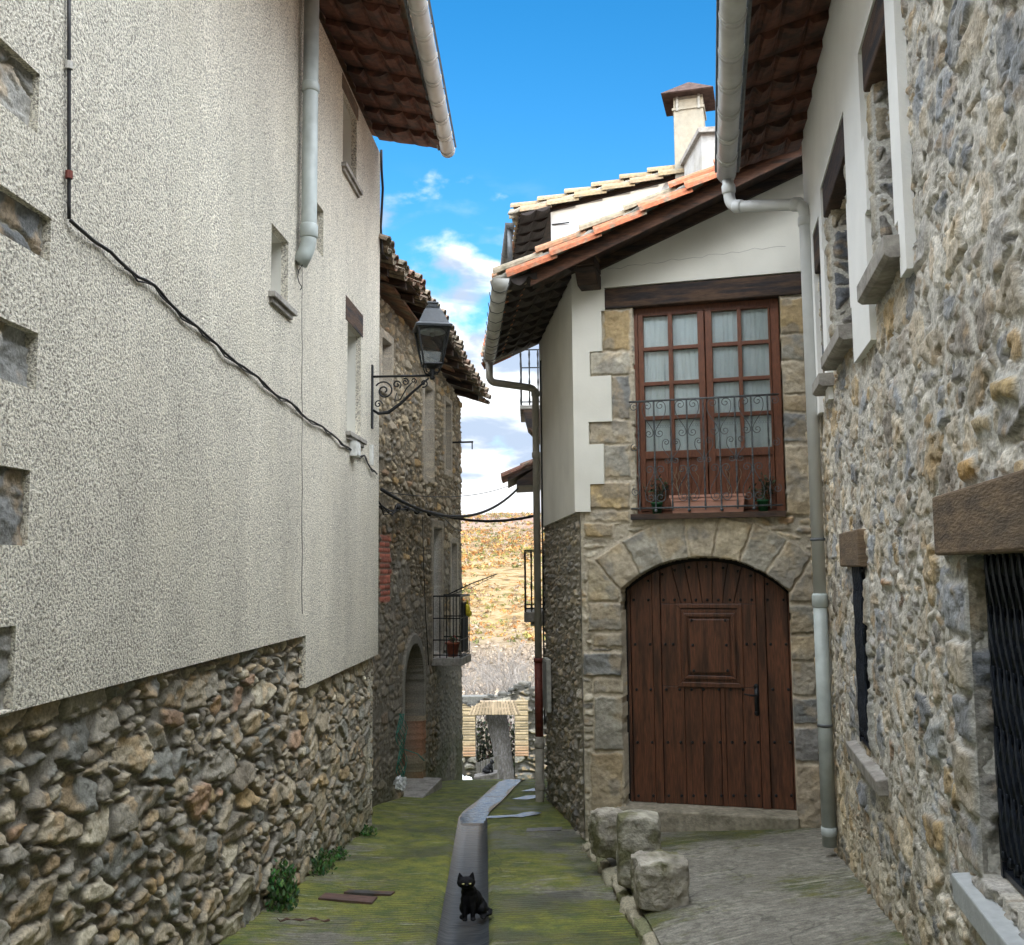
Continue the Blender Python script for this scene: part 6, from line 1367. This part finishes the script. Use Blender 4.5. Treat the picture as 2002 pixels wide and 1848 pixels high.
# ---------------------------------------------------------------- pots on the window ledge
def pot(name,w,a,z,o,rad,h,mt,label,plant,seed,cols,group=None,n=60,ph=.3,lf=.05):
    c=w.at(a,z,o); r=empty(name,c,label,'flower pot',group); m=MB(); m.lathe(c,[(rad*.72,.0),(rad*.95,h*.85),(rad*1.06,h*.86),(rad*1.08,h),(rad*.95,h),(rad*.9,h*.93),(.01,h*.92)],18); m.build('pot',mt,r,True)
    rnd=random.Random(seed); s=MB();l=MB()
    for k in range(9):
        d=V((rnd.uniform(-1,1),rnd.uniform(-.5,.3),rnd.uniform(.7,1.5))).normalized(); p0=c+V((0,0,h*.9)); p1=p0+d*ph*rnd.uniform(.5,1); s.tube([p0,p0.lerp(p1,.5)+V((0,0,.01)),p1],.003,4,cap=False)
        for j in range(n//9):
            q=p0.lerp(p1,rnd.uniform(.25,1))+V((rnd.uniform(-.03,.03),rnd.uniform(-.02,.02),rnd.uniform(-.03,.03))); u=V((rnd.gauss(0,1),rnd.gauss(0,1),rnd.gauss(0,1))).normalized(); v=u.orthogonal().normalized(); t=lf*rnd.uniform(.6,1.2); l.add([q,q+u*t*.5+v*t*.25,q+u*t,q+u*t*.5-v*t*.25],[(0,1,2,3)],tuple(x*rnd.uniform(.6,1.4) for x in rnd.choice(cols)))
    s.build('stems',mat('dark_stem',base=(.05,.06,.03),bstr=0),r); l.build('leaves',LEAF,r); return r
GRP=mat('green_plastic_pot',base=(.02,.11,.045),bstr=.1,rough=.4); TER=mat('pink_terracotta',base=(.46,.24,.17),nscale=8,namt=.12,bstr=.2,rough=.8); TERB=mat('brown_plastic_pot',base=(.30,.085,.04),bstr=.1,rough=.5)
zl_=ZY(1690)
DK=[(.02,.035,.015),(.03,.05,.02),(.015,.025,.015)]
pot('flower_pot',FW,XS(480),zl_,.0,.062,.13,GRP,'green pot with dark drooping plant, left end of the window ledge','',5,DK,'green pots on the window ledge',ph=.30,n=110)
pot('flower_pot',FW,XS(1118),zl_,.0,.062,.13,GRP,'green pot with dark bushy plant, right end of the window ledge','',9,DK,'green pots on the window ledge',ph=.32,n=140)
c=FW.at((XS(568)+XS(1008))/2,zl_,-.05); r=empty('window_box',c,'pinkish terracotta trough planter behind the scrolled railing','planter'); a0,a1=XS(566),XS(1010)
m=MB(); m.prism(FW,[(a0+.02,zl_+.0),(a1-.02,zl_+.0),(a1,zl_+.17),(a0,zl_+.17)],-.058,.06); m.wbox(FW,a0-.012,a1+.012,zl_+.171,zl_+.20,-.06,.068); m.wbox(FW,a0+.01,a1-.01,zl_+.13,zl_+.145,.059,.066); m.build('trough',TER,r,bevel=.005)
rnd=random.Random(4)
for k in range(9):
    m=MB(); x=lerp(a0+.08,a1-.08,rnd.random()); p=FW.at(x,zl_+.19,.0); pts=[p]
    for j in range(5): pts.append(pts[-1]+V((rnd.uniform(-.04,.04),rnd.uniform(-.02,.02),rnd.uniform(.04,.09))))
    m.tube(pts,.003,4,cap=False); m.build('dry_stem',mat('dry_stem',base=(.24,.20,.13),bstr=0),r)
# things on the balcony of the old house
pot('flower_pot',W2,BA+.34,BZ+.0,.30,.12,.24,TERB,'brown pot with red flowers on the small iron balcony','',15,[(.35,.03,.03),(.05,.10,.03)],ph=.16,n=80)
c=W2.at(BA+.50,BZ+.78,BO+.03); m=MB(); m.ell(c,(.05,.05,.11),12); m.ell(c+V((0,0,.13)),(.018,.018,.04),8); m.ell(c+V((.03,0,-.06)),(.05,.04,.06),10); tag(m.build('watering_bottle',mat('yellow_plastic',base=(.70,.55,.04),bstr=0,rough=.35),None,True,loc=c),'yellow plastic bottle hung on the small balcony railing','bottle')
p0=W2.at(BA+.35,BZ+1.04,.2); p1=p0+V((.85,1.0,.36)); p1=V(aty(*Z5(962,503),16.8)); m=MB(); m.tube([p0,p0.lerp(p1,.5)+V((0,0,.02)),p1],[.012,.010,.008],6); m.tube([p0+V((0,0,-.02)),p0.lerp(p1,.5)+V((0,0,-.05)),p1+V((-.05,0,-.04))],.005,5)
for k in range(9): q=p0.lerp(p1,.2+.085*k); m.tube([q+V((0,0,-.03)),q+V((0,0,.03))],.006,4)
tag(m.build('laundry_pole',IRON,None,loc=p0),'thin dark pole with pegs sticking out from the small balcony','pole')
# green netting and a plastic bag by the arched doorway of the old house
m=MB(); rnd=random.Random(6)
for k in range(6):
    pts=[]; 
    for j in range(16):
        x,y=Z5(330+6*k+14*math.sin(j*.9+k),1350+j*29); s,z=W2.px(x,y); s=min(s,W2.sy(14.75)); pts.append(W2.at(s,z if z>-3.25 else -3.25,.09+.02*math.sin(j+k)))
    m.tube(pts,.005,4,cap=False)
m.tube([W2.at(W2.px(*Z5(350,1640))[0],-2.6,.1),W2.at(W2.px(*Z5(380,1660))[0],-2.72,.25),W2.at(W2.px(*Z5(400,1690))[0],-2.85,.3)],.008,4)
tag(m.build('green_netting',mat('teal_net',base=(.03,.20,.15),bstr=0,rough=.6),None,loc=W2.at(W2.sy(14.2),-3.2,.1)),'teal green netting hanging by the arched doorway of the old house','netting')
c=aty(*Z5(378,1780),13.6); m=MB(); rough_block(m,(c.x,c.y,c.z-.06),(.13,.12,.16),.3,5,n=8,amp=.05); tag(m.build('plastic_bag',mat('clear_white_bag',base=(.55,.56,.56),bstr=.5,rough=.3),None,False,loc=c),'crumpled white plastic bag beside the arched doorway step','bag')
# meter cupboard on the side wall
a=2.55; m=MB(); m.wbox(SW,a,a+.42,-1.95,-1.25,.04,.10); o=MB(); r=empty('meter_cupboard',SW.at(a,-1.95,.05),'pale grey meter cupboard on the side wall behind the red pipe','cupboard'); m.build('cabinet',mat('grey_cabinet',base=(.42,.41,.37),bstr=.1,rough=.6),r,bevel=.006); MB().wbox(SW,a+.03,a+.39,-1.92,-1.28,.101,.112).build('door',mat('dark_cabinet_door',base=(.20,.20,.19),bstr=.1,rough=.6),r,bevel=.004)
# ---------------------------------------------------------------- street lamp
def lamp():
    w=LW; y=11.32; s=w.sy(y); zA=w.px(727,737)[1]; r=empty('street_lamp',w.at(s,zA,0),'black iron wall lantern on a scrolled bracket at the corner of the cream house','street lamp')
    L=.70; o=lambda d,z:w.at(s,zA+z,d)
    m=MB(); m.wbox(w,s-.035,s+.035,zA-.62,zA+.14,.0,.018); m.build('wall_plate',IRON,r,bevel=.004)
    m=MB(); m.tube([o(.01,0),o(L,0)],.014,6); 
    m.tube([o(.02,-.40),o(.08,-.44),o(.20,-.43),o(.34,-.33),o(.48,-.20),o(.60,-.10),o(L-.02,-.03)],[.014,.018,.022,.020,.016,.013,.010],8)
    def sp(cx,cz,r0,t,st,dr,n=30): return [o(cx+r0*(1-.85*i/n)*math.cos(st+dr*t*2*math.pi*i/n),cz+r0*(1-.85*i/n)*math.sin(st+dr*t*2*math.pi*i/n)) for i in range(n+1)]
    m.tube(sp(.15,-.17,.115,1.6,2.6,-1),.010,6); m.tube(sp(.30,-.10,.055,1.4,-1,1),.008,5); m.tube(sp(.40,-.07,.045,1.4,2,-1),.008,5); m.tube(sp(.08,-.33,.05,1.3,0,1),.008,5); m.tube(sp(.50,-.06,.035,1.3,-1,1),.007,5); m.tube(sp(.62,-.09,.05,1.3,-2,1),.008,5)
    m.tube([o(.30,-.20),o(.27,-.30),o(.34,-.28),o(.42,-.14),o(.48,-.08)],.008,5); m.build('bracket',IRON,r,True)
    c=o(L+.02,0); 
    m=MB(); m.lathe(c,[(.02,-.05),(.035,-.03),(.02,.0),(.05,.03),(.03,.06),(.04,.08),(.09,.10),(.10,.125)],12); 
    for k in range(4):
        th=math.pi/4+k*math.pi/2+.2; d=V((math.cos(th),math.sin(th),0)); m.tube([c+V((0,0,.02)),c+d*.10+V((0,0,.03)),c+d*.13+V((0,0,.09)),c+d*.12+V((0,0,.15))],.009,5)
    m.build('lamp_foot',IRON,r,True)
    zb,zt=.125,.56; rb,rt=.155,.265; rot=.2
    m=MB(); cr=lambda R,z,k:c+V((R*math.cos(math.pi/4+k*math.pi/2+rot),R*math.sin(math.pi/4+k*math.pi/2+rot),z))
    for k in range(4):
        m.tube([cr(rb,zb,k),cr(rt,zt,k)],.013,5); m.tube([cr(rb,zb,k),cr(rb,zb,k+1)],.014,5); m.tube([cr(rt,zt,k),cr(rt,zt,k+1)],.016,5)
    m.build('lantern_frame',IRON,r)
    m=MB()
    for k in range(4): a,b,c_,d=cr(rb-.01,zb,k),cr(rb-.01,zb,k+1),cr(rt-.01,zt,k+1),cr(rt-.01,zt,k); m.add([a,b,c_,d],[(0,1,2,3)])
    m.build('glass',LGLASS,r)
    m=MB(); m.lathe(c,[(rt+.035,zt-.01),(rt+.04,zt+.015),(rt-.02,zt+.045),(.15,zt+.20),(.11,zt+.235),(.115,zt+.25),(.08,zt+.26),(.08,zt+.29),(.10,zt+.30),(.09,zt+.315),(.02,zt+.33)],4,rot=rot); m.build('hood',IRONH,r)
    m=MB(); m.lathe(c,[(.14,zt-.02),(.155,zt-.045),(.13,zt-.055),(.02,zt-.05)],20); m.build('reflector',mat('white_reflector',base=(.55,.56,.55),bstr=0,rough=.4),r,True)
    m=MB(); m.ell(c+V((0,0,zt-.07)),(.035,.035,.025),10); m.build('bulb',CONCL,r,True)
IRONH=mat('dark_grey_hood',base=(.035,.040,.045),nscale=20,namt=.2,bstr=.1,rough=.45,metal=.2)
def m_lg():
    m=bpy.data.materials.new('lantern_glass'); m.use_nodes=True; nt=m.node_tree;N=nt.nodes;L=nt.links; N.clear(); out=N.new('ShaderNodeOutputMaterial')
    t=N.new('ShaderNodeBsdfTransparent'); t.inputs[0].default_value=(.55,.58,.58,1); g=N.new('ShaderNodeBsdfGlossy'); g.inputs['Roughness'].default_value=.08; mx=N.new('ShaderNodeMixShader'); mx.inputs[0].default_value=.05
    L.new(t.outputs[0],mx.inputs[1]);L.new(g.outputs[0],mx.inputs[2]);L.new(mx.outputs[0],out.inputs[0]); return m
LGLASS=m_lg()
lamp()
# ---------------------------------------------------------------- cables
def cable(pts,rad,label,n=6,mt=None,cat_='cable',name='cable'):
    m=MB(); m.tube(pts,rad,n); tag(m.build(name,mt or CABLE,None,True,loc=pts[0]),label,cat_)
w=LW; rnd=random.Random(3)
pts=[w.at(*w.px(135,y,.02),.02) for y in (-40,60,128,300,342,400,428)]
path=[(140,434),(165,452),(200,482),(215,495),(240,518),(262,540),(285,552),(318,585),(350,612),(378,640),(400,668),(425,695),(455,722),(480,745),(505,768),(535,800),(560,825),(590,852),(625,875),(655,898),(685,893),(700,886),(715,905),(735,922)]
p2=[w.at(*w.px(135+ (x-135)*1.0,y-(18 if 300<x<660 else 6 if x<=300 else 0)*0,.02),.02) for x,y in path]
# straighten: the cable follows the wall down to the corner
m=MB(); m.tube(pts,.009,6); P_=[(138,432)]
tgt=[(138,432),(215,497),(300,560),(385,640),(465,710),(540,768),(600,815),(660,858),(690,885),(712,893),(735,925)]
q=[]
for i in range(len(tgt)-1):
    for t in range(6):
        a=t/6; x=lerp(tgt[i][0],tgt[i+1][0],a);y=lerp(tgt[i][1],tgt[i+1][1],a)+3*math.sin((i*6+t)*.9)+rnd.uniform(-1.5,1.5); q.append(w.at(*w.px(x,y,.02),.02+.006*math.sin(i+t)))
q.append(w.at(*w.px(737,927,.02),.02)); m.tube(q,.009,6)
tw=[p+V((0,.0,.012*math.sin(k*2.1)-.012)) for k,p in enumerate(q[8:])]; m.tube(tw,.0055,5)
c=m.build('wall_cable',CABLE,None,True,loc=q[0]); tag(c,'black twisted cable running down and across the cream roughcast wall','cable')
for (x,y) in ((135,128),(135,342)): p=w.at(*w.px(x,y,.02),.02); MB().tube([p+V((0,0,-.018)),p+V((0,0,.018))],.017,8).build('clip',CONCL if y<200 else REDP,c)
# vertical cable under the eave at the corner
e0=LW.at(LW.sy(11.79),0,.02); zz=[5.2,4.9,4.6,4.2,3.9]; cable([V((e0.x+.012*math.sin(z*7),e0.y,z)) for z in (5.25,5.0,4.75,4.5,4.25,4.0,3.9)],.017,'black cable dropping from the eave at the far corner of the cream house')
cn=LW.at(LW.sy(11.80),0,.03)
def sag(p0,p1,s,n=20): p0=V(p0);p1=V(p1); return [p0.lerp(p1,k/n)-V((0,0,s*4*(k/n)*(1-k/n))) for k in range(n+1)]
A0=V((cn.x,cn.y,aty(738,957,cn.y).z)); B0=aty(1012,956,18.0); cable(sag(A0,B0,.42),.022,'thick sagging cable crossing the lane below the lantern')
A1=V((cn.x,cn.y,aty(740,960,cn.y).z)); B1=aty(1000,948,18.2); cable(sag(A1,B1,.14),.006,'thin straight wire crossing the lane just above the thick cable')
s1=[W2.at(*W2.px(x,y,.10),.10) for x,y in ((741,985),(752,1000),(768,1003),(778,992),(795,994),(815,1000),(840,1004),(868,1008))]
end=aty(1052,1007,15.6); m=MB(); rn=random.Random(8)
for k in range(5):
    m.tube([p+V((rn.uniform(-.02,.02),0,rn.uniform(-.05,.05))) for p in s1],.009,5)
br=W2.at(W2.px(868,1008,.1)[0],W2.px(868,1008,.1)[1],.1); sg=sag(s1[-1],end,.10,24); m.tube(sg,.022,6); m.tube([p+V((0,0,.02*math.sin(k*1.5))) for k,p in enumerate(sg)],.012,5)
for p in s1[3:7]: m.ell(p,(.05,.04,.05),8)
tag(m.build('cable_bundle',CABLE,None,True,loc=s1[0]),'tangled cable bundle on the old rubble house, crossing the lane to the right','cable')
m=MB(); p=[W2.at(*W2.px(x,y,.08),.08) for x,y in ((840,1005),(870,1015),(885,1030),(900,1040))]; m.tube(p,.008,5); p=[W2.at(*W2.px(x,y,.05),.05) for x,y in ((826,1010),(828,1100),(832,1200),(838,1300))]; m.tube(p,.006,5); tag(m.build('cable',CABLE,None,True,loc=p[0]),'thin wire running down the old rubble house beside the balcony','cable')
# junction box on the cream wall
s,z=w.px(696,877,.05); r=empty('junction_box',w.at(s,z,0),'small white junction box on the cable below the far window sill','junction box')
m=MB(); m.wbox(w,s-.10,s+.10,z-.09,z+.07,.0,.075); m.build('box',mat('white_plastic_box',base=(.62,.62,.58),bstr=0,rough=.4),r,bevel=.006); MB().wbox(w,s-.085,s+.085,z-.075,z+.055,.076,.082).build('lid',mat('white_plastic_box'),r,bevel=.002)
s,z=w.px(728,890,.03); MB_=MB(); MB_.wbox(w,s-.03,s+.03,z-.12,z+.12,.0,.04); tag(MB_.build('cable_terminal',mat('white_plastic_box'),None,loc=w.at(s,z,0),bevel=.005),'narrow white cable terminal at the corner of the cream house','terminal')
# pylon on the far slope
p=aty(934,1038,300.); r=empty('utility_pole',p,'tiny wooden utility pole on the far hillside','utility pole'); MB().tube([p+V((0,0,-2)),p+V((0,0,4.2))],.14,6).build('pole',DWOOD,r); MB().box(p+V((0,0,3.8)),(1.5,.2,.2)).build('crossarm',DWOOD,r)

m=MB(); y=12.15; rnd=random.Random(12)
while y<17.6:
    L_=rnd.uniform(.07,.15); y1=y+L_; z=float(alley_z(0,y))-.018+.012*0; w0=.135+.03*math.sin(y*3.1)+rnd.uniform(-.015,.015)
    if rnd.random()<.93: m.add([(float(chx(y))-w0,y,z),(float(chx(y))+w0,y,z),(float(chx(y1))+w0,y1,z+.001),(float(chx(y1))-w0,y1,z+.001)],[(0,1,2,3)])
    y=y1
o=m.build('channel_water',WATER,None); o['kind']='structure'
